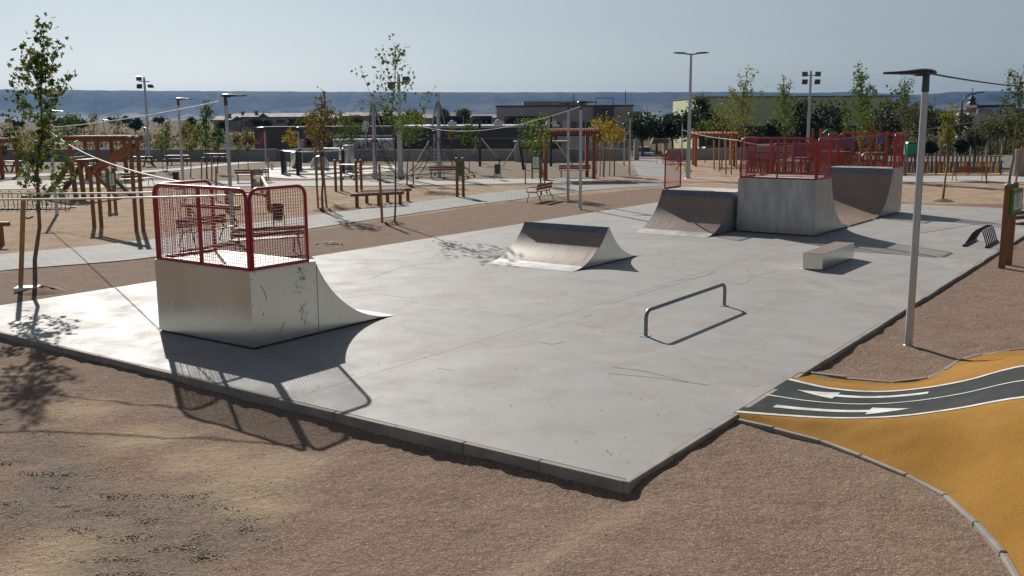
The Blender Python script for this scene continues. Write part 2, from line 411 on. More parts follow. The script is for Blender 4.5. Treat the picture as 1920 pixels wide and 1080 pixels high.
HAZE, HAZEC, AIR, DUST, OZ, SKY, SUNE, EXPO, SAT, TINT = 1.1e-4, (.105, .245, .5), 1., 1.0, 1.5, .05, 5.0, .26, .42, (.91, .985, 1.03)

# ------------------------------------------------------------------ ground, paths, slab
def lerp_poly(pts, x):
    if x <= pts[0][0]: return pts[0][1]
    for (x0, y0), (x1, y1) in zip(pts, pts[1:]):
        if x <= x1: return y0 + (y1 - y0) * (x - x0) / (x1 - x0)
    return pts[-1][1]
PATH_LO = [(-60, 17.), (-13.5, 21.8), (-12.1, 22.8), (-9.6, 26.), (-6.5, 31.3), (0, 42), (7.5, 50), (12, 46), (17, 39.5), (60, 39.5)]
SANDY = [GG(*p) for p in ((-60, 640), (30, 700), (140, 770), (260, 820), (380, 860), (470, 890), (520, 880), (470, 945), (380, 930), (170, 1010), (80, 1075), )]
DARKG = [GG(*p) for p in ((-40, 800), (40, 850), (120, 900), (190, 960), (260, 985), (330, 950), (330, 1040), (230, 1060), (400, 1010), (60, 960))]
def gauss(pts, x, y, s): return max(math.exp(-((p.x - x) ** 2 + (p.y - y) ** 2) / (2 * s * s)) for p in pts)
def zones(x, y):
    tan = sm(-.8, .8, y - lerp_poly(PATH_LO, x)) 
    grey = sm(50, 54, y) * sm(11, 6, x)
    yard = sm(61, 63, y) * sm(17, 22, x) * sm(100, 85, y)
    dry = sm(83, 87, y) * sm(520, 330, y)
    wood = sm(330, 520, y)
    n1 = gauss(DARKG, x, y, .42) if y < 14 else 0.
    n2 = gauss(SANDY, x, y, .45) if y < 14 else 0.
    return (tan, grey, dry, wood), (n1, n2, yard)
def axis(spans):
    out = []
    for a, b, st in spans:
        k = max(1, round((b - a) / st)); out += [a + (b - a) * i / k for i in range(k)]
    return out + [spans[-1][1]]
XS = axis([(-4900, -600, 430), (-600, -90, 30), (-90, -24, 3), (-24, -9, .75), (-9, 10, .19), (10, 24, .6), (24, 90, 3), (90, 600, 30), (600, 4900, 430)])
YS = axis([(-30, 3, 1.5), (3, 17, .19), (17, 40, .6), (40, 130, 1.5), (130, 400, 9), (400, 4950, 240)])
vs, c1, c2 = [], [], []
for y in YS:
    for x in XS:
        u, v = UV((x, y)); z = gz(x, y)
        near = sm(.15, -.1, u) + sm(.15, -.1, v); near = min(1., near) * sm(24, 16, y)
        if near > 0:
            z += near * (.035 * noise.noise((x * .9, y * .9, 3)) + .024 * noise.noise((x * 2.4, y * 2.4, 8)) + .018 * noise.noise((x * 2.2, y * 5.5, 1)))
        if y > 90: z += .5 * noise.noise((x * .02, y * .02, 5)) * sm(90, 200, y)
        vs.append((x, y, z)); a, b = zones(x, y); c1 += a; c2 += [*b, 1.]
nx = len(XS)
g = MB(); g.add(vs, [(j * nx + i, j * nx + i + 1, (j + 1) * nx + i + 1, (j + 1) * nx + i) for j in range(len(YS) - 1) for i in range(nx - 1)], 0, True)
ground = g.build('ground', 'ground', kind='structure', fix=False)
for nm, c in (('zone', c1), ('zone_near', c2)):
    at = ground.data.color_attributes.new(nm, 'FLOAT_COLOR', 'POINT'); at.data.foreach_set('color', c)

def catmull(pts, s):
    n = len(pts); i = min(int(s), n - 2); t = s - i
    p = [Vector(pts[max(0, min(n - 1, i + k))]) for k in (-1, 0, 1, 2)]
    return .5 * (2 * p[1] + (p[2] - p[0]) * t + (2 * p[0] - 5 * p[1] + 4 * p[2] - p[3]) * t * t + (3 * p[1] - 3 * p[2] + p[3] - p[0]) * t ** 3)
def strip(name, m, lo, hi, dz=.02, steps=8, cols=4):
    lo = [GG(*p) for p in lo]; hi = [GG(*p) for p in hi]
    rows = []
    for k in range(steps * (len(lo) - 1) + 1):
        a, b = catmull(lo, k / steps), catmull(hi, k / steps); r = []
        for c in range(cols + 1):
            p = a.lerp(b, c / cols); p.z = gz(p.x, p.y) + dz; r.append(p)
        rows.append(r)
    return MB().sheet(rows).build(name, m, kind='structure')
strip('path', 'paver', [(-300, 545), (0, 509), (280, 484), (440, 452), (580, 430), (850, 390), (960, 376), (1100, 358), (1245, 349)],
      [(-300, 500), (0, 478), (280, 450), (440, 424), (580, 405), (850, 371), (960, 358), (1100, 347), (1240, 341)])
strip('concrete_path', 'path_concrete', [(-200, 360), (0, 356), (250, 352), (480, 350), (700, 349), (960, 345), (1110, 342)],
      [(-200, 341), (0, 339), (250, 339), (480, 340), (700, 338), (960, 336), (1110, 334)], .024)
strip('paved_crossing', 'path_red', [(1110, 342.6), (1240, 341.4), (1380, 342), (1500, 342)], [(1110, 333), (1240, 332), (1380, 333), (1500, 333)], .026)
strip('gate_path', 'paver', [(1198, 332), (1192, 318), (1187, 303), (1190, 299.5), (1192, 297)], [(1290, 332), (1262, 318), (1240, 303), (1238, 299.5), (1236, 297)], .028)
strip('far_path', 'path_concrete', [(-100, 337), (100, 330), (290, 323), (420, 311), (530, 302)], [(-100, 332), (100, 325), (290, 319), (420, 307), (530, 299)], .024)
strip('right_path', 'path_concrete', [(1560, 342), (1700, 342), (1920, 342), (2200, 343)], [(1560, 331), (1700, 331), (1920, 331), (2200, 332)], .024)
strip('fitness_pad', 'concrete_pad', [(478, 331), (560, 336), (640, 332), (760, 318)], [(500, 316), (560, 313), (640, 312), (745, 312)], .03)

SW, SL = 14.35, 33.2
def at_slab(o): o.location = A0; o.rotation_euler = (0, 0, SLAB_ROT); return o
at_slab(MB().box((SL / 2, SW / 2, -.15), (SL, SW, .3)).build('slab', 'slab_concrete', kind='structure'))
k = MB(); r2 = random.Random(3)
def kerb_run(mb, a, b, horizontal):
    p = a
    while p < b - .05:
        q = min(b, p + 1.0); dz = r2.uniform(-.006, .006); dy = r2.uniform(-.006, .006)
        c = ((p + q) / 2, -.041 + dy, -.142 + dz) if horizontal else (-.041 + dy, (p + q) / 2, -.142 + dz)
        mb.box(c, (q - p - .006, .075, .29) if horizontal else (.075, q - p - .006, .29)); p = q
kerb_run(k, -.005, SW, False); kerb_run(k, -.08, SL, True)
at_slab(k.build('kerb', 'kerb', kind='structure', bevel=.012))

# pump track mound at the right: lofted from kerb to track edge to kerb
def kz(L): return [(u, v, (gz(*W(u, v)[:2]) + .018) if i else z) for i, (u, v, z) in enumerate(L)]
KN = kz([(2.55, 0.0, -.03), (2.5, -.48, -.1), (2.36, -1.15, -.13), (2.01, -1.83, -.14), (1.54, -2.55, -.15), (.72, -3.12, -.15), (.05, -3.45, -.15), (-1.0, -3.8, -.15), (-2.2, -4.3, -.15)])
TN = [(2.64, 0, .004), (2.8, -.6, .02), (2.87, -1.2, .08), (2.9, -1.8, .2), (2.86, -2.4, .4), (2.62, -3.08, .7), (2.1, -3.9, 1.0), (1.2, -4.8, 1.2), (.2, -5.6, 1.3)]
TF = [(4.52, 0, .004), (4.32, -.62, .02), (4.26, -1.2, .08), (4.27, -1.72, .2), (4.2, -2.25, .4), (4.12, -2.9, .7), (3.7, -3.9, 1.0), (3.1, -5, 1.2), (2.2, -6, 1.3)]
KF = kz([(5.1, 0, -.03), (5.14, -.38, -.06), (5.22, -.94, -.09), (5.53, -1.39, -.09), (6.4, -1.58, -.09), (7.29, -1.68, -.09), (8.3, -2.2, -.09), (9.2, -3.2, -.09), (10.2, -4.6, -.09)])
def TS(s, t, dz=0.):
    p = catmull(TN, s).lerp(catmull(TF, s), t); return p + Vector((0, 0, dz))
def loft(P, Q, bulge, name, m, cols=10, flip=False):
    rows = []
    for i in range(8 * 8 + 1):
        s = i / 8; a, b = catmull(P, s), catmull(Q, s); r = []
        for c in range(cols + 1):
            t = c / cols; p = a.lerp(b, t); p.z = a.z + (b.z - a.z) * (t * t * (3 - 2 * t) * .75 + t * .25)
            w = math.sin(PI * t); p.z += w * (.03 * noise.noise((p.x * 1.3, p.y * 1.3, 2)) + .012 * noise.noise((p.x * 4, p.y * 4, 6))) * min(1, s)
            r.append(p)
        rows.append(r)
    return at_slab(MB().sheet(rows).build(name, m, kind='structure'))
loft(KN, TN, 0, 'embankment', 'orange_earth', 14)
loft(TF, KF, 0, 'embankment', 'orange_earth')
at_slab(MB().sheet([[TS(i / 8, t / 6) for t in range(7)] for i in range(65)]).build('track', 'track_asphalt', kind='structure'))
mk = MB()
def st_strip(s0, s1, t0, t1, n=40, dz=.006, taper=None):
    rows = []
    for i in range(n + 1):
        f = i / n; s = s0 + (s1 - s0) * f
        a, b = (t0, t1) if taper is None else ((t0 + t1) / 2 - (t1 - t0) / 2 * taper(f), (t0 + t1) / 2 + (t1 - t0) / 2 * taper(f))
        rows.append([TS(s, a, dz), TS(s, b, dz)])
    mk.sheet(rows)
st_strip(.05, 8, .0, .045); st_strip(.05, 8, .955, 1.0); st_strip(0.06, 8, .492, .515)
st_strip(.57, 2.36, .213, .287, 20); st_strip(2.36, 3.15, .135, .365, 10, taper=lambda f: 1 - f)
st_strip(1.34, 3.3, .723, .797, 20); st_strip(1.34, .52, .645, .875, 10, taper=lambda f: 1 - f)
at_slab(mk.build('road_marking', 'paint_white', kind='structure'))
kb = MB()
for K, n in ((KN, 64), (KF, 64)):
    L = 0; last = None; pts = [catmull(K, i / 8) for i in range(n + 1)]
    i = 0
    while i < n:
        j = i + 1
        while j < n and (pts[j] - pts[i]).length < .55: j += 1
        a, b = pts[i].copy(), pts[j].copy(); d = (b - a).normalized()
        rz = r2.uniform(-.01, .01)
        a.z = b.z = (a.z + b.z) / 2 - .085 + rz
        kb.bar(a + d * .005, b - d * .005, .06, .2); i = j
at_slab(kb.build('kerb', 'kerb', kind='structure', bevel=.014))

# loose stones on the gravel, one uncountable mass
st = MB(); r3 = random.Random(11)
def stone(x, y, z, r):
    a = r3.random() * PI; n = 5
    vs = [(x + math.cos(a + 2 * PI * i / n) * r * r3.uniform(.7, 1.2), y + math.sin(a + 2 * PI * i / n) * r * r3.uniform(.7, 1.2), z - r * .6) for i in range(n)]
    vs += [(x + math.cos(a + 2 * PI * i / n) * r * .6, y + math.sin(a + 2 * PI * i / n) * r * .6, z + r * r3.uniform(.05, .3)) for i in range(n)]
    st.add(vs, [(i, (i + 1) % n, n + (i + 1) % n, n + i) for i in range(n)] + [tuple(range(n, 2 * n))], r3.choice((0, 0, 0, 0, 1, 2, 2)))
for k_ in range(17000):
    if k_ < 12000: px, py = r3.uniform(-60, 1960), 560 + 540 * r3.random() ** .8; p = GG(px, py)
    else: d_ = r3.choice(DARKG); p = Vector((d_.x + r3.gauss(0, .36), d_.y + r3.gauss(0, .3), 0)); p.z = gz(p.x, p.y)
    u, v = UV(p)
    if (u > -.12 and v > -.12): continue
    if v < .1 and u > .2 - .9 * abs(v) - .6 and u < 6.5 and v < 0: continue
    zz = p.z + .035 * noise.noise((p.x * .9, p.y * .9, 3)) + .024 * noise.noise((p.x * 2.4, p.y * 2.4, 8)) + .018 * noise.noise((p.x * 2.2, p.y * 5.5, 1))
    dk = gauss(DARKG, p.x, p.y, .5)
    if r3.random() > .3 + .7 * dk: continue
    stone(p.x, p.y, zz, r3.choice((.004, .005, .006, .006, .008, .013 if r3.random() < .4 else .007)) * (1 + .6 * dk))
for px, py, r in ((75, 760, .02), (118, 776, .03), (234, 780, .028), (305, 823, .03), (820, 975, .03), (735, 970, .022), (1535, 873, .035), (1350, 945, .025), (1680, 662, .04), (1660, 660, .02), (322, 830, .035)):
    p = GG(px, py); stone(p.x, p.y, p.z, r)
mt = MATS
mat('stone_a', (.3, .22, .165), .95, 0, .3, 9, spec=.05); mat('stone_b', (.2, .155, .125), .95, 0, .3, 9, spec=.05); mat('stone_c', (.38, .32, .265), .95, 0, .2, 9, spec=.05)
st.build('gravel', ['stone_a', 'stone_b', 'stone_c'], kind='stuff')
cr = MB()
for px, py in [(r3.uniform(500, 1700), r3.uniform(470, 860)) for _ in range(170)] + [(1140 + r3.gauss(0, 45), 850 + r3.gauss(0, 25)) for _ in range(10)]:
    p = G(px, py, .004); u, v = UV(p)
    if not (.2 < u < 30 and .2 < v < 14): continue
    r = r3.choice((.006, .008, .01, .014)); a = r3.random() * 6
    cr.add([(p.x + math.cos(a + i * 1.6 + .3 * r3.random()) * r * r3.uniform(.5, 1.3), p.y + math.sin(a + i * 1.6) * r, p.z + r3.uniform(0, .008)) for i in range(4)], [(0, 1, 2, 3)])
cr.build('leaf_litter', 'stone_b', kind='stuff')
p0 = GG(622, 458); stw = MB()
for i in range(16):
    r = r3.uniform(.03, .07); c = Vector((p0.x + r3.gauss(0, .28), p0.y + r3.gauss(0, .14), p0.z + r * .4))
    stw.lathe([(r * .6, -r * .5), (r, 0), (r * .5, r * .5)], 6, c)
stw.build('rubble', 'stone_white', kind='stuff')

sk = MB()
def skid(pts, w):
    ps = [G(*p, .0035) for p in pts]; rows = []
    for i in range((len(ps) - 1) * 6 + 1):
        q_ = catmull(ps, i / 6); d_ = (catmull(ps, min(len(ps) - 1.001, i / 6 + .05)) - catmull(ps, max(0, i / 6 - .05))).normalized(); n_ = Vector((-d_.y, d_.x, 0)) * w / 2
        q_.z = .0035; rows.append([q_ - n_, q_ + n_])
    sk.sheet(rows)
for pts, w in (([(1262, 480), (1266, 500), (1280, 512), (1300, 516)], .02), ([(1140, 570), (1240, 540), (1340, 512)], .012), ([(1260, 528), (1320, 517), (1342, 506)], .018), ([(1400, 520), (1440, 512), (1466, 505)], .01), ([(1402, 505), (1408, 522), (1385, 534)], .05), ([(820, 690), (848, 694)], .012), ([(1140, 700), (1230, 708), (1330, 722)], .02), ([(1150, 688), (1210, 696), (1290, 716)], .03), ([(1010, 640), (1034, 645), (1060, 640)], .02), ([(700, 520), (760, 500), (830, 492)], .015), ([(640, 560), (700, 552), (780, 560)], .012)):
    skid(pts, w)
mat('skid_rubber', (.25, .24, .23), .8, 0, .3, 3); sk.build('skid_mark', 'skid_rubber', kind='structure', fix=False)

# ------------------------------------------------------------------ skate park
def railing(parent, p0, p1, h, mids=1, step=.05, zb=0., wire=.0062):
    """one welded red guard panel between two points: bent tube frame and square wire mesh"""
    a, b = Vector(p0), Vector(p1); d = (b - a); L = d.length; d.normalize(); z = Vector((0, 0, 1)); rr = .16
    def q(x, y): return a + d * x + z * (y + zb)
    path = [q(0, -.05)] + [q(rr - rr * math.cos(t), h - rr + rr * math.sin(t)) for t in [PI / 2 * i / 6 for i in range(7)]]
    path += [q(L - rr + rr * math.sin(t), h - rr + rr * math.cos(t)) for t in [PI / 2 * i / 6 for i in range(7)]] + [q(L, -.05)]
    f = MB().tube(path, .027, 8); f.bar(q(0, .03), q(L, .03), .04, .05)
    for i in range(mids): x = L * (i + 1) / (mids + 1); f.bar(q(x, 0), q(x, h - .02), .04)
    fo = f.build('railing', 'red_paint', parent)
    w = MB(); n = int(L / step)
    for i in range(1, n):
        x = L * i / n; m = min(x, L - x); top = h - .02 if m > rr else h - rr + math.sqrt(max(0, rr * rr - (rr - m) ** 2)) - .02
        w.bar(q(x, .05), q(x, top), wire)
    for i in range(1, int(h / step)): w.bar(q(.02, .05 + i * step), q(L - .02, .05 + i * step), wire)
    w.build('wire_mesh', 'red_paint', fo)
def arc_profile(x0, dx, h, n=20, sgn=1):
    """circular transition from (x0,h) falling to the floor over dx"""
    r = (dx * dx + h * h) / (2 * h); a0 = math.asin(dx / r)
    return [(x0 + sgn * (dx - r * math.sin(a0 * (1 - i / n))), r - r * math.cos(a0 * (1 - i / n))) for i in range(n + 1)]
def transition(parent, pr, y0, y1, plate=.6, cop=.15, surf='ramp_ply'):
    """steel coping strip, plywood riding surface and steel toe plate along one curve"""
    d = [0]
    for a, b in zip(pr, pr[1:]): d.append(d[-1] + math.dist(a, b))
    def part(s0, s1, th, off):
        pts = []
        for i in range(25):
            s = s0 + (s1 - s0) * i / 24; k = max(j for j in range(len(d) - 1) if d[j] <= s + 1e-9); t = (s - d[k]) / (d[k + 1] - d[k])
            x = pr[k][0] + (pr[k + 1][0] - pr[k][0]) * t; z = pr[k][1] + (pr[k + 1][1] - pr[k][1]) * t
            tx, tz = pr[k + 1][0] - pr[k][0], pr[k + 1][1] - pr[k][1]; l = math.hypot(tx, tz)
            nx_, nz_ = -tz / l, tx / l
            if nz_ < 0: nx_, nz_ = -nx_, -nz_
            pts.append(((x + nx_ * off, z + nz_ * off), (x - nx_ * th, z - nz_ * th)))
        m = MB(); rows = [[(a[0], y0, a[1]), (a[0], y1, a[1])] for a, b in pts]
        m.sheet(rows); m.sheet([[(b[0], y0, b[1]), (b[0], y1, b[1])] for a, b in pts], smooth=False)
        m.sheet([[(a[0], y, a[1]), (b[0], y, b[1])] for (a, b) in pts for y in (y0,)], smooth=False)
        m.sheet([[(a[0], y, a[1]), (b[0], y, b[1])] for (a, b) in pts for y in (y1,)], smooth=False)
        return m
    T = d[-1]
    if cop:
        c = part(0, cop, .012, .004); c.tube([(pr[0][0], y0, pr[0][1] - .012), (pr[0][0], y1, pr[0][1] - .012)], .018, 8)
        c.build('coping', 'coping_steel', parent, fix=True)
    part(cop, T - plate, .015, 0).build('riding_surface', surf, parent)
    if plate:
        part(T - plate, T - .03, .006, .004).build('toe_plate', 'plate_steel', parent)
def side_panel(parent, prof, y, m, thick=.008):
    MB().prism(prof, y - thick / 2, y + thick / 2).build('side_panel', m, parent)
def seam_bolts(parent, pts, y, m='coping_steel'):
    for x, z in pts: MB().box((x, y, z), (.014, .006, .014)).build('bolt', m, parent)
def quarter_pipe(label, u, v, rot, h, dx, plat, w, m, rails, name='quarter_pipe', cop=.2):
    t = thing(name, label, 'skate ramp', W(u, v), SLAB_ROT + rot)
    pr = arc_profile(plat, dx, h)
    prof = [(0, .035), (0, h - .012)] + [(x, z - .008) for x, z in pr[:-1] if z > .045] + [(plat + dx - .34, .035)]
    side_panel(t, prof, .004, m); side_panel(t, prof, w - .004, m)
    MB().box((.004, w / 2, h / 2 + .011), (.008, w - .018, h - .048)).build('back_panel', m, t)
    MB().box((plat / 2, w / 2, h - .006), (plat - .002, w - .002, .02)).build('platform', 'deck_ply', t)
    for x in (.06, plat * .9, plat + dx * .45):
        for y in (.05, w - .05): MB().box((x, y, .017), (.06, .06, .034)).build('foot', 'black_metal', t)
    transition(t, pr, .009, w - .009, cop=cop)
    if rails: rails(t, h, w, plat)
    return t
def rails_left(t, h, w, plat):
    railing(t, (.03, .035, h), (.03, w - .06, h), 1.24, 1)
    railing(t, (.085, .025, h), (1.2, .025, h), 1.24, 0)
    railing(t, (.09, w - .03, h), (1.2, w - .03, h), 1.24, 0)
q = quarter_pipe('stand-alone quarter pipe with bare steel sides and red mesh guard rails round its platform', 1.52, 7.36, 0, 1.22, 1.92, 1.34, 2.4, 'galvanised', rails_left)
# scratched marker doodle on the near side sheet
d = MB(); rr = random.Random(5)
for i in range(42):
    x = 1.02 + rr.gauss(0, .045); z = 1.14 - .95 * rr.random() ** 1.5; p = Vector((x, -.003, z))
    a = rr.uniform(0, 6.28); l = rr.uniform(.02, .06); d.tube([p, p + Vector((math.cos(a) * l, 0, math.sin(a) * l)), p + Vector((math.cos(a + .9) * l * 1.3, 0, math.sin(a + .9) * l * 1.5))], .0022, 4)
for pts in ([(.2, .98), (.27, .86), (.3, .72)], [(.55, .2), (.6, .27), (.63, .33)], [(.22, .55), (.23, .5)]):
    d.tube([(x, -.003, z) for x, z in pts], .004, 4)
d.build('scribble', 'graffiti', q)
MB().box((1.36, -.0015, .6), (.006, .005, 1.12)).build('panel_seam', 'black_metal', q)
seam_bolts(q, [(1.3, .3), (1.3, .6), (1.3, .9), (1.3, .1), (2.2, .12), (.03, .3), (.03, .7), (.03, 1.1)], -.002)

def rails_gate(t, h, w, plat):
    railing(t, (.06, .03, h), (plat - .12, .03, h), 1.2, 0, wire=.005)
quarter_pipe('low brown quarter pipe with a single red mesh panel beside the half pipe', 21.6, 9.93, PI, 1.22, 1.95, 1.3, 2.42, 'galvanised_worn', rails_gate)
def rails_far(t, h, w, plat):
    railing(t, (.03, .06, h), (.03, w - .06, h), 1.2, 1, wire=.005); railing(t, (.09, .03, h), (plat - .1, .03, h), 1.2, 0, wire=.005)
quarter_pipe('far low quarter pipe beside the half pipe seen only through the red railings', 29.8, 9.93, PI, 1.25, 1.95, 1.25, 2.42, 'galvanised_worn', rails_far, cop=.36)

t = thing('spine_ramp', 'low double sided spine ramp with brown faces standing free in mid slab', 'skate ramp', W(10.72, 7.36), SLAB_ROT)
Ls, hs, ws = 3.4, .88, 2.47
pa = arc_profile(Ls / 2 - .03, Ls / 2 - .03, hs, 18, -1); pb = arc_profile(Ls / 2 + .03, Ls / 2 - .03, hs, 18, 1)
prof = [(x, z - .008) for x, z in reversed(pa) if z > .045] + [(x, z - .008) for x, z in pb if z > .045] + [(Ls - .33, .03), (.33, .03)]
side_panel(t, prof, .004, 'galvanised'); side_panel(t, prof, ws - .004, 'galvanised')
transition(t, pa, .009, ws - .009, .52, .17); transition(t, pb, .009, ws - .009, .52, .17)
MB().box((Ls / 2, ws / 2, hs - .002), (.07, ws - .004, .02)).build('ridge_cap', 'coping_steel', t)

t = thing('half_pipe', 'tall grey steel half pipe with red mesh railings on both platforms', 'skate ramp', W(20.38, 4.97), SLAB_ROT - .015)
hl, hh, hw, hp, hx = 9.2, 1.65, 2.44, 1.3, 2.05
pa = arc_profile(hp, hx, hh); pb = arc_profile(hl - hp, hx, hh, 20, -1)
prof = [(0, .035), (0, hh - .012)] + [(x, z - .008) for x, z in pa if z > .05] + [(hp + hx - .2, .047), (hl - hp - hx + .2, .047)] + [(x, z - .008) for x, z in reversed(pb) if z > .05] + [(hl, hh - .012), (hl, .035)]
side_panel(t, prof, .004, 'galvanised_worn'); side_panel(t, prof, hw - .004, 'galvanised_worn')
for x in (.004, hl - .004): MB().box((x, hw / 2, hh / 2 + .011), (.008, hw - .018, hh - .048)).build('back_panel', 'galvanised_worn', t)
for x in (hp / 2, hl - hp / 2): MB().box((x, hw / 2, hh - .006), (hp - .002, hw - .002, .02)).build('platform', 'deck_ply', t)
transition(t, pa, .009, hw - .009, 0, .22); transition(t, pb, .009, hw - .009, 0, .22)
MB().box((hl / 2, hw / 2, .02), (hl - 2 * (hp + hx), hw - .02, .03)).build('flat_bottom', 'ramp_ply', t)
railing(t, (.03, .06, hh), (.03, hw - .06, hh), 1.22, 1, wire=.005); railing(t, (.09, .03, hh), (1.2, .03, hh), 1.22, 0, wire=.005); railing(t, (.09, hw - .03, hh), (1.2, hw - .03, hh), 1.22, 0, wire=.005)
railing(t, (hl - .03, .06, hh), (hl - .03, hw - .06, hh), 1.22, 1, wire=.005); railing(t, (hl - 1.2, .03, hh), (hl - .09, .03, hh), 1.22, 0, wire=.005); railing(t, (hl - 1.2, hw - .03, hh), (hl - .09, hw - .03, hh), 1.22, 0, wire=.005)
seam_bolts(t, [(.03, .2 + .3 * i) for i in range(5)] + [(1.25, .2 + .3 * i) for i in range(5)] + [(8.0, .2 + .3 * i) for i in range(5)], -.002)

t = thing('grind_box', 'low galvanised grind box with brown top on the right of the slab', 'skate ramp', W(14.1, 2.68), SLAB_ROT)
MB().box((1.2, .23, .2), (2.4, .46, .36)).build('body', 'galvanised', t)
MB().box((1.2, .23, .386), (2.3, .37, .014)).build('top_panel', 'ramp_ply', t)
e = MB()
for y in (.012, .448): e.box((1.2, y, .384), (2.404, .03, .02))
for x in (.012, 2.388): e.box((x, .23, .384), (.03, .404, .02))
e.build('edge_trim', 'plate_steel', t)
for x in (.08, 1.2, 2.32):
    for y in (.05, .41): MB().box((x, y, .01), (.05, .05, .02)).build('foot', 'black_metal', t)

t = thing('grind_rail', 'dark bent steel grind rail bolted to the slab between two round end bends', 'rail', W(5.76, 2.83), SLAB_ROT)
R_ = .13; hr = .42; Lr = 3.14
path = [(0, 0, .005), (0, 0, hr - R_)] + [(R_ - R_ * math.cos(a), 0, hr - R_ + R_ * math.sin(a)) for a in [PI / 2 * i / 8 for i in range(1, 9)]]
path += [(Lr - R_ + R_ * math.sin(a), 0, hr - R_ + R_ * math.cos(a)) for a in [PI / 2 * i / 8 for i in range(9)]] + [(Lr, 0, .005)]
MB().tube(path, .032, 12).build('rail', 'coping_steel', t)
for x in (0, Lr): MB().box((x, 0, .006), (.17, .12, .01)).build('base_plate', 'plate_steel', t)

# ------------------------------------------------------------------ street furniture
def street_lamp(label, bx, by, ty, ang, group='slim street lamps around the park', sc=1.0):
    p = GG(bx, by); h = HT(p, ty)
    t = thing('street_lamp', label, 'street lamp', p, ang, group)
    MB().tube([(0, 0, 0), (0, 0, h - .3)], [.062, .05], 14).build('pole', 'pole_grey', t)
    b = MB().lathe([(.075, -.02), (.075, .03), (.064, .035)], 14)
    b.build('base_collar', 'pole_grey', t)
    MB().box((.0, -.062, .55), (.07, .012, .28)).build('service_door', 'pole_grey', t)
    MB().tube([(0, 0, h - .34), (0, 0, h - .05)], [.056, .05], 14).build('neck', 'lamp_head', t)
    secs = [(-.15, .02, .014), (-.125, .08, .04), (-.06, .13, .062), (.05, .155, .072), (.17, .13, .062), (.28, .08, .046), (.42, .05, .034), (.62, .03, .024), (.64, .01, .01)]
    rows = [[(x, w * math.cos(a), h - .065 + th * math.sin(a) * (1 if math.sin(a) > 0 else .45)) for a in [2 * PI * j / 14 for j in range(15)]] for x, w, th in secs]
    m = MB().sheet(rows); m.add(rows[0][:-1], [tuple(range(14))]); m.add(rows[-1][:-1], [tuple(range(14))])
    m.build('lamp_head', 'lamp_head', t)
    MB().box((.1, 0, h - .1), (.12, .16, .012)).build('lens', 'lamp_lens', t)
    return t
street_lamp('slim grey street lamp standing close by the right kerb of the skate slab', 1703, 650, 129, PI * .98)
street_lamp('slim grey street lamp behind the stand-alone quarter pipe, next to the two benches', 437, 446, 176, .05)
street_lamp('slim grey street lamp rising behind the mesh railing, shorter looking than its neighbour', 346, 380, 183, .05)
street_lamp('grey street lamp of the pair behind the spine ramp, its head reaching right', 1088, 393, 189, .0)
street_lamp('grey street lamp of the pair behind the spine ramp, its head reaching left', 1065, 378, 192, PI)
FAR = 'slim street lamps around the park'
for l, bx, by, ty, a in (
    ('grey street lamp with white band of tape, just right of the large near tree', 107, 403, 206, .0),
    ('small distant street lamp rising above the wooden pergola on the left', 199, 292, 224, .1),
    ('small distant street lamp at the far wall beside the left floodlight mast', 275, 303, 239, 0),
    ('small distant street lamp standing before the pink mural', 499, 308, 238, PI),
    ('distant street lamp by the square concrete pillar near the fitness pen', 562, 315, 238, 0),
    ('street lamp beside the round green tree behind the rope nets', 748, 337, 218, PI),
    ('distant street lamp left of the gate pillar by the yellow trees', 1180, 328, 211, 0),
    ('thinner distant street lamp next to the yellow trees and the wall', 1170, 310, 231, 0),
    ('distant street lamp just right of the park gateway', 1278, 302, 224, PI),
    ('short distant street lamp across the road seen over the gateway', 1248, 290, 236, PI),
    ('distant street lamp seen above the half pipe railing at its left corner', 1394, 302, 233, 0),
    ('thin distant lamp in front of the long dark wall left of the tripod', 815, 305, 244, 0)):
    street_lamp(l, bx, by, ty, a, FAR)

p = GG(1290, 335); h = HT(p, 97)
t = thing('street_lamp', 'very tall grey street lamp with two heads on opposite arms', 'street lamp', p, 0)
MB().tube([(0, 0, 0), (0, 0, h * .45), (0, 0, h - .1)], [.13, .1, .065], 14).build('pole', 'pole_grey', t)
MB().lathe([(.2, 0), (.2, .03), (.14, .04)], 14).build('base_plate', 'pole_grey', t)
for s in (-1, 1):
    a = MB().tube([(0, 0, h - .16), (s * .4, 0, h - .1)], .035, 8).build('arm', 'pole_dark', t)
    rows = [[(s * x, w * math.cos(q), h - .08 + .04 * (x - .3) + th * math.sin(q)) for q in [2 * PI * j / 10 for j in range(11)]] for x, w, th in ((.3, .05, .03), (.45, .15, .05), (.7, .17, .055), (.95, .1, .035), (1.02, .03, .015))]
    MB().sheet(rows).build('lamp_head', 'lamp_head', t)

def floodlight(label, bx, by, ty, heads):
    p = GG(bx, by); h = HT(p, ty); t = thing('floodlight_mast', label, 'floodlight', p, 0, 'floodlight masts beyond the skate park')
    MB().tube([(0, 0, 0), (0, 0, h)], [.15, .09], 10).build('pole', 'pole_grey', t)
    MB().bar((-.45, 0, h - .35), (.45, 0, h - .35), .06).build('crossbar', 'pole_dark', t)
    for x, dz, tl in heads:
        M = Matrix.Rotation(tl, 3, 'X')
        hd = MB().box((x, -.12, h + dz), (.42, .16, .36), M=M).build('floodlight_head', 'pole_dark', t)
        MB().box((x, -.12, h + dz) - Vector((0, 0, 0)) if False else tuple(Vector((x, -.12, h + dz)) + M @ Vector((0, -.083, 0))), (.34, .01, .28), M=M).build('lens', 'lamp_lens', hd)
    return t
floodlight('tall floodlight mast with lamps clustered on its left side, far left', 281, 303, 145, [(-.4, -.1, .3), (-.4, -.75, -.4), (.55, -.75, 1.2)])
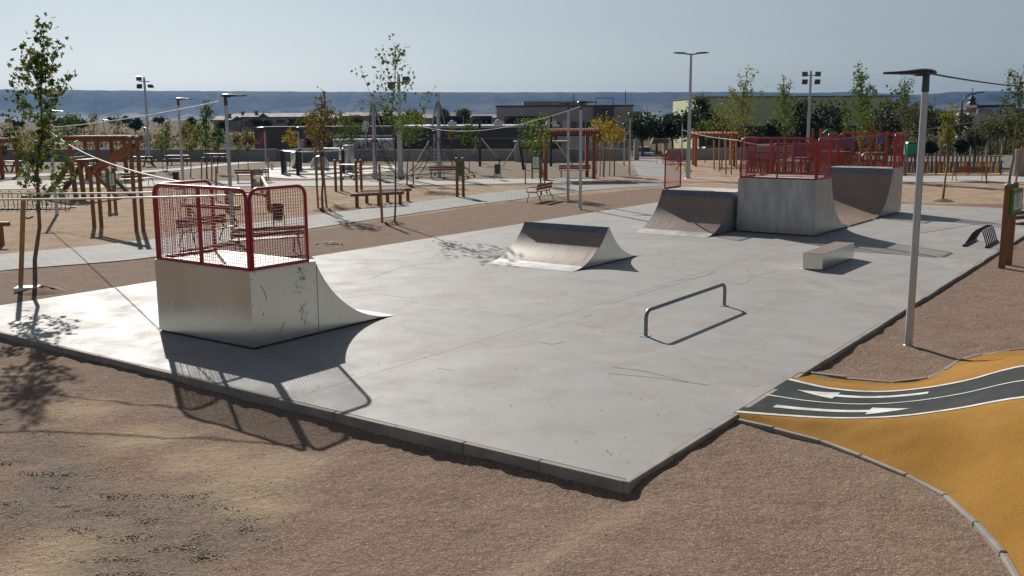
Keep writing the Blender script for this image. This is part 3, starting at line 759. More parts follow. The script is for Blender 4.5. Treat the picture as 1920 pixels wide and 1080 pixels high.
floodlight('tall floodlight mast carrying four square lamps, above the half pipe', 1513, 302, 133, [(-.52, -.25, 0), (.52, -.25, 0), (-.5, -.85, .4), (.5, -.85, .4)])
floodlight('floodlight mast half hidden behind the sparse middle tree', 752, 335, 143, [(.45, -.2, .1), (-.42, -.5, .2)])

def gooseneck(label, bx, by, ty, s):
    p = GG(bx, by); h = HT(p, ty); t = thing('road_lamp', label, 'street lamp', p, 0, 'curved road lamps on the right')
    r = h * .22
    pts = [(0, 0, 0), (0, 0, h - r)] + [(s * (r * 1.1 - r * 1.1 * math.cos(a)), 0, h - r + r * math.sin(a)) for a in [PI / 2 * i / 8 for i in range(1, 9)]] + [(s * r * 1.5, 0, h + .1)]
    MB().tube(pts, [.12] + [.08] * (len(pts) - 1), 8).build('pole', 'pole_dark', t)
    MB().box((s * r * 1.75, 0, h + .16), (r * .6, .3, .12)).build('lamp_head', 'lamp_head', t)
gooseneck('dark curved road lamp beside the church spire', 1799, 262, 176, 1)
gooseneck('dark curved road lamp between church and far right tree', 1872, 262, 184, 1)

# benches
def make_bench(label, loc, rz, grp):
    t = thing('bench', label, 'bench', loc, rz, grp); L = 1.9
    s = MB()
    for y in (-.26, -.15, -.04, .07): s.box((0, y, .43 + .012 * abs(y + .1)), (L, .095, .035))
    s.build('seat', 'wood', t, bevel=.008)
    b = MB(); M = Matrix.Rotation(-.22, 3, 'X')
    for z in (.58, .71): b.box((0, .155 + (z - .5) * .22, z), (L, .035, .115), M=M)
    b.build('backrest', 'wood', t, bevel=.008)
    for x in (-.78, .78):
        f = MB()
        f.tube([(x, -.33, 0), (x, -.27, .25), (x, -.24, .41), (x, .1, .41), (x, .155, .5), (x, .215, .78)], .018, 8)
        f.tube([(x, .33, 0), (x, .2, .25), (x, .1, .41)], .018, 8)
        f.build('leg_frame', 'black_metal', t)
        s = 1 if x > 0 else -1; xx = x + s * .1
        a = MB().tube([(x, -.2, .41), (xx, -.3, .47), (xx, -.33, .56), (xx, -.27, .635), (xx, -.1, .645), (xx, .1, .63), (x, .18, .62)], .016, 8)
        a.build('armrest', 'black_metal', t)
    return t
BG = 'wooden slatted park benches'; bench0 = None
def bench(label, l, r, away, shift=0.):
    """l, r: ground pixels under the left and right ends; away: its back is towards us"""
    global bench0
    a, b = GG(*l), GG(*r); c = (a + b) / 2; d = b - a; rz = math.atan2(d.y, d.x) + (PI if away else 0)
    c.z = gz(c.x, c.y) + .012
    if bench0 is None: bench0 = make_bench(label, c, rz, BG); return bench0
    return copy_tree(bench0, c, rz, label)
bench('wooden bench facing us across the paved path, seen through the quarter pipe railing', (336, 466), (440, 450), False)
bench('wooden bench with its back to us right behind the quarter pipe platform', (432, 484), (572, 474), True)
bench('wooden bench on gravel beside the pair of lamps behind the spine ramp', (985, 384), (1040, 371), True)
bench('wooden bench seen from behind before the rope net, left of the green bin panel posts', (806, 337), (862, 336), True)
bench('wooden bench standing under the red pergola', (1050, 334), (1104, 333.5), True)
bench('wooden bench behind the leaning boards, on the far pale path', (444, 343), (502, 342), True)
bench('wooden bench in front of the coloured picket fence on the right', (1778, 340), (1856, 340), True)
bench('wooden bench on the slab edge at the far right by the bike rack', (1893, 448), (1975, 440), False)
bench('dark bench between the wooden climbing posts and the mesh railing, far left', (232, 352), (284, 349), True)
bench('bench tilted towards the lamp, beside the path to the gate', (1268, 330), (1284, 312), False)
bench('small distant bench left of the gate path, behind the red gate panel', (1236, 308), (1256, 306), True)

# bins
def bin_(label, bx, by, ty):
    p = GG(bx, by); h = HT(p, ty); t = thing('litter_bin', label, 'litter bin', p, 0, 'litter bins'); k = h / .95
    MB().lathe([(.15 * k, .36 * k), (.2 * k, .93 * k), (.205 * k, .95 * k), (.185 * k, .945 * k), (.14 * k, .42 * k)], 16).build('bin_body', 'bin_grey', t)
    f = MB()
    for s in (-1, 1): f.tube([(s * .2 * k, .06, 0), (s * .2 * k, .06, .55 * k), (s * .15 * k, .0, .62 * k)], .016, 6)
    f.tube([(-.2 * k, .06, .3 * k), (.2 * k, .06, .3 * k)], .014, 6); f.build('stand', 'black_metal', t)
bin_('dark tapered litter bin seen through the right mesh panel of the quarter pipe', 523, 432, 382)
bin_('dark litter bin on two thin legs, on the pale path left of the framed sign', 933, 338, 308)
bin_('dark square litter bin behind the mesh railing on the left', 331, 352, 322)

# posts, signs and wooden exercise stations
def post(mb, p, h, w=.11, rz=0., dx=0., dy=0., mi=0):
    mb.bar((p.x, p.y, p.z - .05), (p.x + dx, p.y + dy, p.z + h), w, w, mi)
def station(name, label, cat, origin, group=None): return thing(name, label, cat, origin, 0, group)
def rel(p, o): return Vector((p.x - o.x, p.y - o.y, p.z - o.z))
def two_post_sign(label, l, r, ty, panel, w=.12, pm='green_panel', wm='wood_post', frame=None, face=0.):
    a, b = GG(*l), GG(*r); c = (a + b) / 2; h = HT(c, ty); d = (b - a); L = d.length; rz = math.atan2(d.y, d.x)
    t = thing('sign_board', label, 'sign', c, rz)
    for s in (-1, 1):
        po = MB().box((s * L / 2, 0, h / 2 - .03), (w, w, h + .02)).build('post', wm, t, bevel=.01)
        MB().lathe([(w * .66, h - .02), (w * .66, h + .01), (w * .3, h + .04)], 10, (s * L / 2, 0, 0)).build('cap', 'cap_grey', po)
    z0, z1 = panel
    pn = MB().box((0, face, (z0 + z1) / 2 * h), (L - w * .9 if not face else L + w, .04, (z1 - z0) * h)).build('panel', pm, t)
    if frame:
        M_ = MB().box((0, face - .024 * (1 if face <= 0 else -1), (z0 + z1) / 2 * h), (L - w * 2 if not face else L * .8, .008, (z1 - z0) * h * .8)).build('notice', frame, pn)
        k = MB(); rs = random.Random(4)
        for i in range(7):
            ww = (L * .5) * rs.uniform(.5, 1); k.box((-(L * .5 - ww) / 2 * .6, face - .03 * (1 if face <= 0 else -1), ((z0 + z1) / 2 + (z1 - z0) * (.3 - .09 * i)) * h), (ww * .8, .003, .022))
        k.build('lettering', 'ink', pn)
    return t
two_post_sign('two brown posts holding a plain bright green panel between their tops', (857.5, 370), (869, 370), 297, (.55, .93))
two_post_sign('green framed notice board with white sheet on two posts by the red pergola', (998, 336), (1012, 336), 290, (.4, .97), .09, 'sign_green', 'wood_post', 'sign_white', -.05)
# big sign at the right: two thick posts, green board on the far right side
a, b = GG(1878, 503), GG(1891, 497); c = (a + b) / 2; h = HT(c, 346); d = b - a; rz = math.atan2(d.y, d.x)
t = thing('sign_board', 'thick brown double post with grey caps and green notice board facing right', 'sign', c, rz); Ls = d.length
for s in (-1, 1):
    po = MB().box((s * Ls / 2, 0, h / 2 - .03), (.13, .13, h + .02)).build('post', 'wood_post', t, bevel=.01)
    MB().lathe([(.085, h - .02), (.085, h + .015), (.04, h + .05)], 12, (s * Ls / 2, 0, 0)).build('cap', 'cap_grey', po)
pn = MB().box((.12, -.105, h * .8), (Ls + .3, .05, h * .3)).build('panel', 'green_panel', t)
MB().box((.12, -.134, h * .8), (Ls + .08, .006, h * .2)).build('notice', 'sign_white', pn)
k = MB()
for i in range(7): k.box((.1 - .02 * (i % 3), -.139, h * (.89 - .026 * i)), (Ls * (.7 - .1 * (i % 3)), .003, .016))
k.build('lettering', 'ink', pn)

OUT = 'outdoor exercise stations on the sand'
# inclined ladder frame at the left
P1, P2, P3, P4 = GG(177, 426), GG(190.5, 425), GG(256, 433), GG(269, 433)
h1, h2 = HT(P1, 313), HT(P3, 258)
t = station('inclined_ladder', 'tall wooden exercise frame of paired posts joined by a steep sloping beam', 'exercise frame', P1, OUT)
for p, h in ((P1, h1), (P2, h1), (P3, h2), (P4, h2)):
    m = MB(); q_ = rel(p, P1); post(m, q_, h, .105); po = m.build('post', 'wood_post', t, bevel=.01)
    MB().lathe([(.085, h - .01), (.085, h + .02), (.04, h + .05)], 10, q_).build('cap', 'cap_grey', po)
for p, q_ in ((P1, P3), (P2, P4)):
    a, b = rel(p, P1), rel(q_, P1)
    MB().bar((a.x, a.y + .1, h1 - .12), (b.x, b.y + .1, h2 - .2), .1, .14).build('sloping_beam', 'wood_post', t)
m = MB(); a, b, c, d = rel(P1, P1), rel(P3, P1), rel(P2, P1), rel(P4, P1)
for i in range(1, 7):
    f = i / 7; z = h1 - .12 + (h2 - .2 - h1 + .12) * f; x = a.lerp(b, f); y = c.lerp(d, f); m.tube([(x.x, x.y + .1, z), (y.x, y.y + .1, z)], .018, 6)
m.build('rung', 'pole_grey', t)
two_post_sign('pair of brown posts with dark green dispenser box, beside the sloping ladder frame', (206, 394), (217, 393), 316, (.55, .92), .1, 'sign_green', 'wood_post', 'sign_white', -.06)
# four posts with high bars
t = None; Q = [GG(630, 359), GG(640.5, 358), GG(669, 360), GG(678, 359)]
t = station('pull_up_station', 'four upright brown posts carrying short metal bars in two facing pairs', 'exercise frame', Q[0], OUT); h = HT(Q[0], 301)
for p in Q:
    m = MB(); post(m, rel(p, Q[0]), h, .12); po = m.build('post', 'wood_post', t, bevel=.01)
    MB().lathe([(.08, h - .01), (.08, h + .02), (.03, h + .05)], 10, rel(p, Q[0])).build('cap', 'cap_grey', po)
m = MB(); a, b, c, d = [rel(p, Q[0]) for p in Q]
m.tube([(a.x, a.y, h - .2), (c.x, c.y, h - .2)], .022, 6).tube([(b.x, b.y, h - .2), (d.x, d.y, h - .2)], .022, 6); m.build('bar', 'pole_grey', t)
# low ladder bench
t0_ = GG(683, 388); t = station('balance_ladder', 'low wooden ladder bench on six stub legs lying along the sand', 'exercise bench', t0_, OUT)
ends = [(GG(660, 390), GG(752, 384)), (GG(662, 379), GG(720, 373))]
A_, B_ = GG(664, 389), GG(756, 384); C_ = GG(700, 386); off = Vector((.12, 1.9, 0))
for o in (Vector(), off):
    a, b = rel(A_, t0_) + o, rel(B_, t0_) + o; a.z = b.z = .5
    MB().bar(a + (a - b) * .06, b + (b - a) * .02, .1, .12).build('rail', 'wood_post', t, bevel=.008)
    for f in (.06, .5, .94): q_ = a.lerp(b, f); MB().box((q_.x, q_.y, .2), (.13, .12, .5)).build('leg', 'wood_post', t)
m = MB(); a, b = rel(A_, t0_), rel(B_, t0_)
for i in range(9): q_ = a.lerp(b, .08 + i * .1); m.tube([(q_.x, q_.y, .53), (q_.x + off.x, q_.y + off.y, .53)], .02, 6)
m.build('rung', 'pole_grey', t)
# balance beam seen through mesh
a, b = GG(343, 405), GG(450, 412); t = station('balance_beam', 'long low brown beam on short legs seen through the quarter pipe mesh', 'exercise bench', a, OUT)
d = rel(b, a); MB().bar((0, 0, .42), (d.x, d.y, .42), .16, .16).build('beam', 'wood_post', t, bevel=.01)
for f in (.12, .88): MB().box((d.x * f, d.y * f, .16), (.14, .12, .4)).build('leg', 'wood_post', t)
# stepped bars
Q = [GG(426, 397), GG(492, 366), GG(504, 395)]
t = station('push_up_bars', 'three stepped brown posts joined by low handrails behind the quarter pipe', 'exercise frame', Q[0], OUT)
hs_ = (.95, 1.0, .95)
for p, h in zip(Q, hs_): m = MB(); post(m, rel(p, Q[0]), h, .13); m.build('post', 'wood_post', t, bevel=.01)
m = MB(); m.bar(rel(Q[0], Q[0]) + Vector((0, 0, .8)), rel(Q[2], Q[0]) + Vector((0, 0, .62)), .1, .1); m.bar(rel(Q[1], Q[0]) + Vector((0, 0, .88)), rel(Q[2], Q[0]) + Vector((0, 0, .85)), .1, .1)
m.build('handrail', 'wood_post', t)
# shining leaning board
a, b = GG(474, 362), GG(492, 362); t = station('sit_up_board', 'upright exercise board with two shining steel panels between brown posts', 'exercise bench', a, OUT); d = rel(b, a); h = HT(a, 318)
for q_ in (Vector(), d): m = MB(); post(m, q_, h, .12); m.build('post', 'wood_post', t, bevel=.01)
M = Matrix.Rotation(-.62, 3, 'X')
for z, hh_ in ((h - .16, .3), (h - .62, .42)): MB().box((d.x / 2, d.y / 2, z), (d.length - .1, .02, hh_), M=M).build('steel_panel', 'steel_shiny', t)
# half seen bench at left edge
a = GG(2, 460); t = station('balance_beam', 'brown beam end on thick post cut by the left edge of the view', 'exercise bench', a, OUT)
MB().bar((-1.6, .2, .62), (.3, -.02, .62), .14, .12).build('beam', 'wood_post', t, bevel=.01); MB().box((0, 0, .27), (.15, .15, .6)).build('leg', 'wood_post', t)

# wooden climbing frame with plank ramp and net
o = GG(150, 372); t = station('climbing_frame', 'dark wooden climbing frame with plank ramp and rope net behind the ladder frame', 'climbing frame', o)
k = o.y / 1820
def lp(px, py, dy=0.): q_ = GD(px, py, o.y + dy); return Vector((q_.x - o.x, q_.y - o.y, q_.z - o.z))
for a, b in (((105, 345), (150, 302)), ((128, 352), (162, 308))): pass
top_z = lp(150, 298).z
for dy in (-.7, .7):
    for px in (143, 158): v_ = lp(px, 372, dy); MB().bar((v_.x, v_.y, -.05), (v_.x - .1, v_.y, top_z), .16, .16).build('post', 'wood_post', t)
x0, x1 = lp(98, 366).x, lp(150, 300).x
for dy in (-.75, .75): MB().bar((x0, dy, .05), (x1, dy, top_z), .16, .2).build('stringer', 'wood_plank', t)
m = MB()
for i in range(11):
    f = (i + .5) / 11; m.bar((x0 + (x1 - x0) * f, -.85, .16 + top_z * f), (x0 + (x1 - x0) * f, .85, .16 + top_z * f), (x1 - x0) / 12, .06)
m.build('plank', 'wood_plank', t)
xn, xt = lp(236, 366).x, lp(170, 306).x
for dy in (-.75, .75): MB().bar((xn, dy, 0), (xt, dy, top_z - .1), .14, .14).build('net_frame', 'wood_post', t)
MB().bar((x1, 0, top_z - .05), (xt + .1, 0, top_z - .05), 1.5, .1).build('deck', 'wood_plank', t)
m = MB()
for i in range(9): y = -.7 + 1.4 * i / 8; m.tube([(xn, y, .05), (xt, y, top_z - .1)], .014, 4)
for i in range(1, 12): f = i / 12; m.tube([(xn + (xt - xn) * f, -.72, (top_z - .1) * f), (xn + (xt - xn) * f, .72, (top_z - .1) * f)], .014, 4)
m.build('rope_net', 'rope', t)
m = MB(); m.tube([(x1 - .2, -.6, top_z + .05), (x1 + .6, -.6, top_z + .5), (xt, -.6, top_z + .05)], .02, 5); m.build('guide_rope', 'rope_green', t)

# pergolas
def pergola(label, l, r, ty, m, depth=2.2, slats=14, npost=2, ph=.2):
    a, b = GG(*l), GG(*r); h = HT(a, ty); d = b - a; L = d.length; t = thing('pergola', label, 'pergola', a, math.atan2(d.y, d.x))
    for i in range(npost):
        for y in (0, depth): MB().box((L * i / (npost - 1), y, h / 2 - .1), (ph, ph, h - .1)).build('post', m, t)
    for y in (0, depth): MB().box((L / 2, y, h - .12), (L + .7, .1, .2)).build('beam', m, t)
    s = MB()
    for i in range(slats): s.box((-.3 + (L + .6) * (i + .5) / slats, depth / 2, h + .035), (.07, depth + .7, .11))
    s.build('roof_slat', m, t)
pergola('red timber pergola with slatted top and four posts near the lamp pair', (1023, 337), (1113, 336), 245, 'pergola_red', 2.4, 24)
pergola('brown timber pergola behind the wooden climbing frame on the left', (136, 338), (238, 337), 258, 'pergola_red', 2.6, 26, 3)
pergola('bright orange timber pergola among the trees behind the low quarter pipe', (1304, 312), (1376, 312), 250, 'pergola_orange', 2.4, 12)
pergola('brown timber pergola cut by the left edge of the view', (-75, 336), (5, 335), 263, 'pergola_red', 2.6, 14)

# picnic tables
def picnic(label, bx, by):
    p = GG(bx, by); t = thing('picnic_table', label, 'picnic table', p, rnd.uniform(-.3, .3), 'picnic tables on the far left')
    MB().box((0, 0, .74), (1.8, .75, .05)).build('table_top', 'wood', t)
    for s in (-1, 1): MB().box((0, s * .65, .45), (1.8, .26, .045)).build('seat', 'wood', t)
    for x in (-.6, .6):
        m = MB(); m.bar((x, -.7, 0), (x, -.25, .72), .08); m.bar((x, .7, 0), (x, .25, .72), .08); m.bar((x, -.75, .41), (x, .75, .41), .07); m.build('leg', 'wood_dark', t)
picnic('picnic table beside the left edge pergola post', 18, 322)
picnic('picnic table right of the pergola, before the far wall', 266, 312)
picnic('distant picnic table left of the mesh railing lamp', 333, 309)
picnic('distant picnic table between the two park lamps', 405, 305)

# bike racks
def bike_rack(label, loc, rz, n, L, h):
    t = thing('bike_rack', label, 'bike rack', loc, rz, 'bike racks')
    for y in (-.28, .28): MB().bar((-L / 2, y, .03), (L / 2, y, .03), .06, .05).build('base_rail', 'black_metal', t)
    for i in range(n):
        x = -L / 2 + L * (i + .5) / n
        MB().tube([(x, -.28, .04), (x, -.16, h - .06), (x, -.1, h), (x, .02, h), (x, .1, h - .08), (x, .28, .04)], .017, 6).build('hoop', 'black_metal', t)
bike_rack('dark tubular bike rack on the far right corner of the slab', W(21.2, .6, .0), SLAB_ROT, 7, 1.7, .46)
p = GG(66, 392); bike_rack('long low bike rack of thin hoops left of the near tree', p, .05, 8, 3.0, .75)

# ------------------------------------------------------------------ trees
def leaf(mb, c, s, rg, shape):
    n = Vector((rg.gauss(0, 1), rg.gauss(0, 1), rg.gauss(.4, .8))).normalized()
    x = n.orthogonal().normalized(); x = Matrix.Rotation(rg.random() * 6.28, 3, n) @ x; y = n.cross(x)
    if shape:   # five lobed leaf
        pts = [c - x * s * .1]
        for k, r in ((-2.1, .42), (-1.5, .2), (-1.0, .52), (-.5, .26), (0, .62), (.5, .26), (1.0, .52), (1.5, .2), (2.1, .42)):
            pts.append(c + (x * math.cos(k) + y * math.sin(k)) * s * r * rg.uniform(.85, 1.15) + n * s * .12 * (1 if abs(k) > .8 else -.3))
        mb.add(pts, [(0, i, i + 1) for i in range(1, 9)] + [(0, 9, 1)])
    else:
        mb.add([c - x * s * .5, c + y * s * .3 + n * s * .1, c + x * s * .5, c - y * s * .3 + n * s * .1], [(0, 1, 2, 3)])
def tree(label, b, top, cby, hw, n, ls, lm, seed, style='sapling', name='young_tree', cat='tree', group=None, tr=None, maple=False, bark='bark', prof=None, cx=0., stem=1.6, topw=1.2, pos=None):
    rg = random.Random(seed); p = Vector(pos) if pos is not None else GG(*b); h = HT(p, top[1]); dist = p.y / 1820
    cb = HT(p, cby) if cby < b[1] else .1; hw = hw * dist
    lean = (top[0] - PX((p.x, p.y, p.z + h))[0]) * dist
    t = thing(name, label, cat, p, 0, group); tr = tr or max(.025, h * .011)
    tm, lm_ = MB(), MB()
    wob = [Vector((rg.gauss(0, .012) * h, rg.gauss(0, .012) * h, 0)) for _ in range(9)]
    def ax(f):
        i = min(7, int(f * 8)); u_ = f * 8 - i; w_ = wob[i].lerp(wob[i + 1], u_) * min(1, f * 3)
        return Vector((lean * f, 0, h * f)) + w_
    endf = .97 if style == 'sapling' else min(.9, (cb + (h - cb) * .6) / h)
    tm.tube([ax(endf * i / 8) for i in range(9)], [tr * (1 - .85 * i / 8) for i in range(9)], 7)
    prof = prof or (lambda f: math.sin(PI * min(1, .12 + .88 * f) ** .75) ** .8)
    if style == 'sapling':
        nl = max(6, int(7 + h * 1.2)); limbs = []
        for i in range(nl):
            f = cb / h + (1 - cb / h) * (i + .3) / nl * .8; a = i * 2.4 + rg.uniform(-.4, .4)
            l = hw * prof((f - cb / h) / (1 - cb / h)) * rg.uniform(.65, 1.2); up = l * rg.uniform(.9, 1.7)
            o_ = ax(f); e = o_ + Vector((math.cos(a) * l, math.sin(a) * l, min(up, (h * .99 - o_.z) * .8)))
            mid = o_.lerp(e, .5) + Vector((math.cos(a) * l * .16, math.sin(a) * l * .16, -up * .06))
            tm.tube([o_, mid, e], [tr * .32, tr * .2, tr * .07], 5); limbs.append((o_, mid, e, l + .3 * hw))
        sb = cb / h; limbs.append((ax(.72), ax(.86), ax(1.0), hw * topw)); limbs.append((ax(sb), ax((sb + .85) / 2), ax(.88), hw * stem))
        tot = sum(l[3] for l in limbs)
        for o_, mid, e, wgt in limbs:
            m = max(3, int(n * wgt / tot)); k = 0
            while k < m:
                f = rg.random() ** .85; c0 = (o_.lerp(mid, f * 2) if f < .5 else mid.lerp(e, f * 2 - 1))
                for _ in range(rg.randint(2, 5)):
                    sp = ls * .75; leaf(lm_, c0 + Vector((rg.gauss(0, sp), rg.gauss(0, sp), rg.gauss(0, sp))), ls * rg.uniform(.6, 1.2), rg, maple); k += 1
    else:
        cz = (h + cb) / 2; rz_ = (h - cb) / 2; cc = Vector((lean * .6 + cx * dist, 0, cz)); ncl = max(9, int(n / 24)); cl = []
        for i in range(ncl):
            while True:
                d = Vector((rg.uniform(-1, 1), rg.uniform(-1, 1), rg.uniform(-1, 1)))
                if .12 < d.length < 1: break
            d = d.normalized() * (d.length ** .45)
            fz = (d.z + 1) / 2; k = prof(fz) if style == 'shaped' else 1
            cl.append(cc + Vector((d.x * hw * k * .86, d.y * hw * k * .86, d.z * rz_ * .88)))
        for i in range(5):
            e = cl[i]; o_ = ax(min(endf, max(.1, (cb * .9) / h))); tm.tube([o_, o_.lerp(e, .5) + Vector((0, 0, .08 * h)), e], [tr * .5, tr * .3, tr * .12], 5)
        for c0 in cl:
            s_ = rg.uniform(.55, 1.2) * min(hw, rz_) * .30
            for _ in range(int(n / ncl * rg.uniform(.6, 1.4))):
                v_ = Vector((rg.gauss(0, 1), rg.gauss(0, 1), rg.gauss(0, .8)))
                leaf(lm_, c0 + v_ * s_, ls * rg.uniform(.6, 1.3), rg, maple)
    tm.build('trunk', bark, t); lm_.build('crown', lm, t, fix=False)
    return t, p, h
def stake(label, b, top, w=.07, m='wood_stake'):
    p = GG(*b); h = HT(p, top[1]); dx = (top[0] - PX((p.x, p.y, p.z + h))[0]) * p.y / 1820
    mb = MB().bar((0, 0, -.05), (dx, 0, h), w, w); return tag(mb.build('tree_stake', m, bevel=.006), label, 'tree stake', p, 0, 'wooden stakes beside young trees')
def tie(label, a, b, d):
    p, q_ = GD(*a, d), GD(*b, d); m = p.lerp(q_, .5) - Vector((0, 0, .05)); o = p.copy()
    tag(MB().tube([p - o, m - o, q_ - o], .018, 6).build('tree_tie', 'rubber'), label, 'tree tie', o, 0, 'rubber ties between stakes and trunks')
def soil(bx, by, r, label):
    p = GG(bx, by); mb = MB(); rg = random.Random(bx); rows = []
    for i in range(6):
        f = i / 5; rows.append([(math.cos(a) * r * f * (1 + .25 * noise.noise((math.cos(a), math.sin(a), bx))), math.sin(a) * r * f * .9, .1 * (1 - f ** 1.5) * (1 + .5 * rg.random()) - .015) for a in [2 * PI * j / 16 for j in range(17)]])
    o = mb.sheet(rows).build('soil_mound', 'soil', kind='structure', fix=False); o.location = p
PLT = 'young plane trees around the skate park'
def pr_near(f): return 1.05 - .25 * f - .62 * sm(.55, .95, f)
_, p, _ = tree('tall young plane tree with dense broad leaves, its foot by the slab corner', (66, 545), (80, 40), 385, 50, 820, .155, 'leaf_plane', 21, 'sapling', 'young_tree', group=PLT, tr=.05, maple=True, prof=pr_near, stem=2.4, topw=3.2)
stake('brown stake beside the near left tree', (38, 548), (44, 366), .075)
tie('black rubber tie holding the near left tree to its stake', (42, 405), (62, 406), p.y)
o = tag(MB().box((0, 0, .05), (.45, .32, .1)).build('valve_cover', 'sign_white'), 'small pale square cover lying at the foot of the near left tree', 'cover', GG(52, 546), .2)
soil(80, 547, .55, '')
_, p, _ = tree('sparse young tree with bare lower trunk in the middle, left of the spine ramp', (740, 421), (737, 68), 262, 58, 330, .15, 'leaf_plane', 8, 'sapling', group=PLT, tr=.036, maple=True, prof=lambda f: 1.25 - .9 * f)
stake('pale brown stake beside the sparse middle tree', (717, 419), (711, 308), .08)
tie('black rubber tie between the sparse middle tree and its stake', (712, 336), (733, 343), p.y)
soil(735, 421, .5, '')
_, p, _ = tree('young tree with browning olive leaves standing left of the four post station', (605, 396), (598, 168), 282, 26, 620, .12, 'leaf_autumn', 12, 'sapling', group=PLT, maple=False, prof=lambda f: 1.3 - 1.1 * f)
stake('left hand stake leaning beside the browning tree', (597, 394), (590, 280)); stake('right hand stake leaning beside the browning tree', (613, 393), (604, 296))
soil(606, 395, .6, '')
tree('slimmer browning tree just behind the taller olive one', (596, 372), (588, 200), 278, 24, 520, .12, 'leaf_autumn', 31, 'sapling', group=PLT, prof=lambda f: 1.2 - .8 * f)
tree('round topped bright green tree behind the rope net mast', (763, 350), (765, 205), 273, 29, 900, .13, 'leaf_bright', 5, 'round', group=PLT)
stake('thin stake beside the round bright green tree', (775, 349), (774, 292)); soil(768, 350, .9, '')
tree('pointed green tree with a yellowing lower tip by the framed notice board', (1015, 366), (1010, 193), 292, 23, 750, .13, 'leaf_bright', 14, 'shaped', group=PLT, prof=lambda f: 1.15 - .75 * f)
stake('leaning stake beside the pointed green tree', (1026, 364), (1014, 300))
tree('grey green bushy young tree left of the pointed green one', (985, 345), (985, 225), 283, 24, 520, .13, 'leaf_green', 15, 'round', group=PLT)
for i, (bx, tx, ty, cb, hw, lm, lb) in enumerate(((1132, 1135, 218, 272, 27, 'leaf_yellow', 'bright yellow tree above the right post of the red pergola, the taller of two'), (1151, 1155, 238, 268, 20, 'leaf_yellow', 'smaller bright yellow tree left of the gate pillar'), (1118, 1122, 232, 268, 16, 'leaf_yellowgreen', 'yellow green tree tucked behind the pergola beam'))):
    tree(lb, (bx, 333 - 3 * i), (tx, ty), cb, hw, 560, .15, lm, 40 + i, 'round', group=PLT)
for i, x in enumerate((1112, 1125, 1131, 1143, 1152)): stake(('first', 'second', 'third', 'fourth', 'fifth')[i] + ' stake from the pergola post under the yellow trees', (x, 333 - i), (x + 1, 268), .06)
tree('yellow green leafy tree of the group over the orange pergola', (1352, 318), (1370, 185), 268, 34, 950, .15, 'leaf_yellowgreen', 50, 'round', group=PLT)
tree('tall thin tree with loose airy top behind the half pipe corner', (1388, 322), (1397, 128), 262, 28, 900, .16, 'leaf_yellowgreen', 51, 'sapling', group=PLT, maple=True, prof=lambda f: 1.25 - .85 * f)
tree('bushy green tree left of the yellow green group', (1322, 305), (1324, 222), 262, 22, 520, .15, 'leaf_green', 52, 'round', group=PLT)
for i, (x, y, ty) in enumerate(((1339, 318, 262), (1349, 320, 262), (1361, 326, 258), (1371, 326, 262), (1381, 318, 262))): stake(('leftmost', 'second', 'middle', 'fourth', 'rightmost')[i] + ' of the stakes under the yellow green tree group', (x, y), (x, ty), .09)
tree('tall leafy tree rising behind the half pipe near platform', (1470, 318), (1470, 140), 258, 26, 900, .16, 'leaf_bright', 53, 'sapling', group=PLT, maple=True, prof=lambda f: (1.35 - 1.2 * f))
tree('tall pointed leafy tree over the middle of the half pipe', (1612, 335), (1613, 120), 262, 27, 1300, .16, 'leaf_bright', 54, 'sapling', group=PLT, maple=True, prof=lambda f: 1.25 - .85 * f)
tree('yellowing low tree in front of the far half pipe railing', (1632, 338), (1630, 215), 294, 24, 420, .15, 'leaf_yellowgreen', 55, 'sapling', group=PLT, prof=lambda f: 1.1 - .6 * f)
tree('slender tree left of the near lamp pole', (1697, 330), (1697, 138), 245, 22, 460, .15, 'leaf_plane', 56, 'sapling', group=PLT, maple=True, prof=lambda f: 1.2 - .7 * f)
_, p, _ = tree('yellow green tree with two tiers before the coloured fence', (1768, 377), (1782, 194), 278, 20, 700, .12, 'leaf_yellowgreen', 57, 'shaped', group=PLT, prof=lambda f: .6 + .45 * math.cos(f * 7) if f < .6 else 1 - .7 * f)
stake('stake leaning on the yellow green tree before the coloured fence', (1766, 377), (1777, 300), .06); soil(1768, 378, .5, '')
tree('pale grey green young tree between the near lamp and right edge', (1850, 345), (1850, 212), 268, 26, 330, .13, 'leaf_grey', 58, 'sapling', group=PLT)
_, p, _ = tree('leafy young tree at the right edge of the view', (1891, 352), (1918, 122), 265, 42, 950, .15, 'leaf_plane', 59, 'sapling', group=PLT, maple=True, prof=lambda f: 1.2 - .6 * f)
stake('stake leaning left beside the right edge tree', (1902, 353), (1917, 275), .08); soil(1898, 354, .6, '')
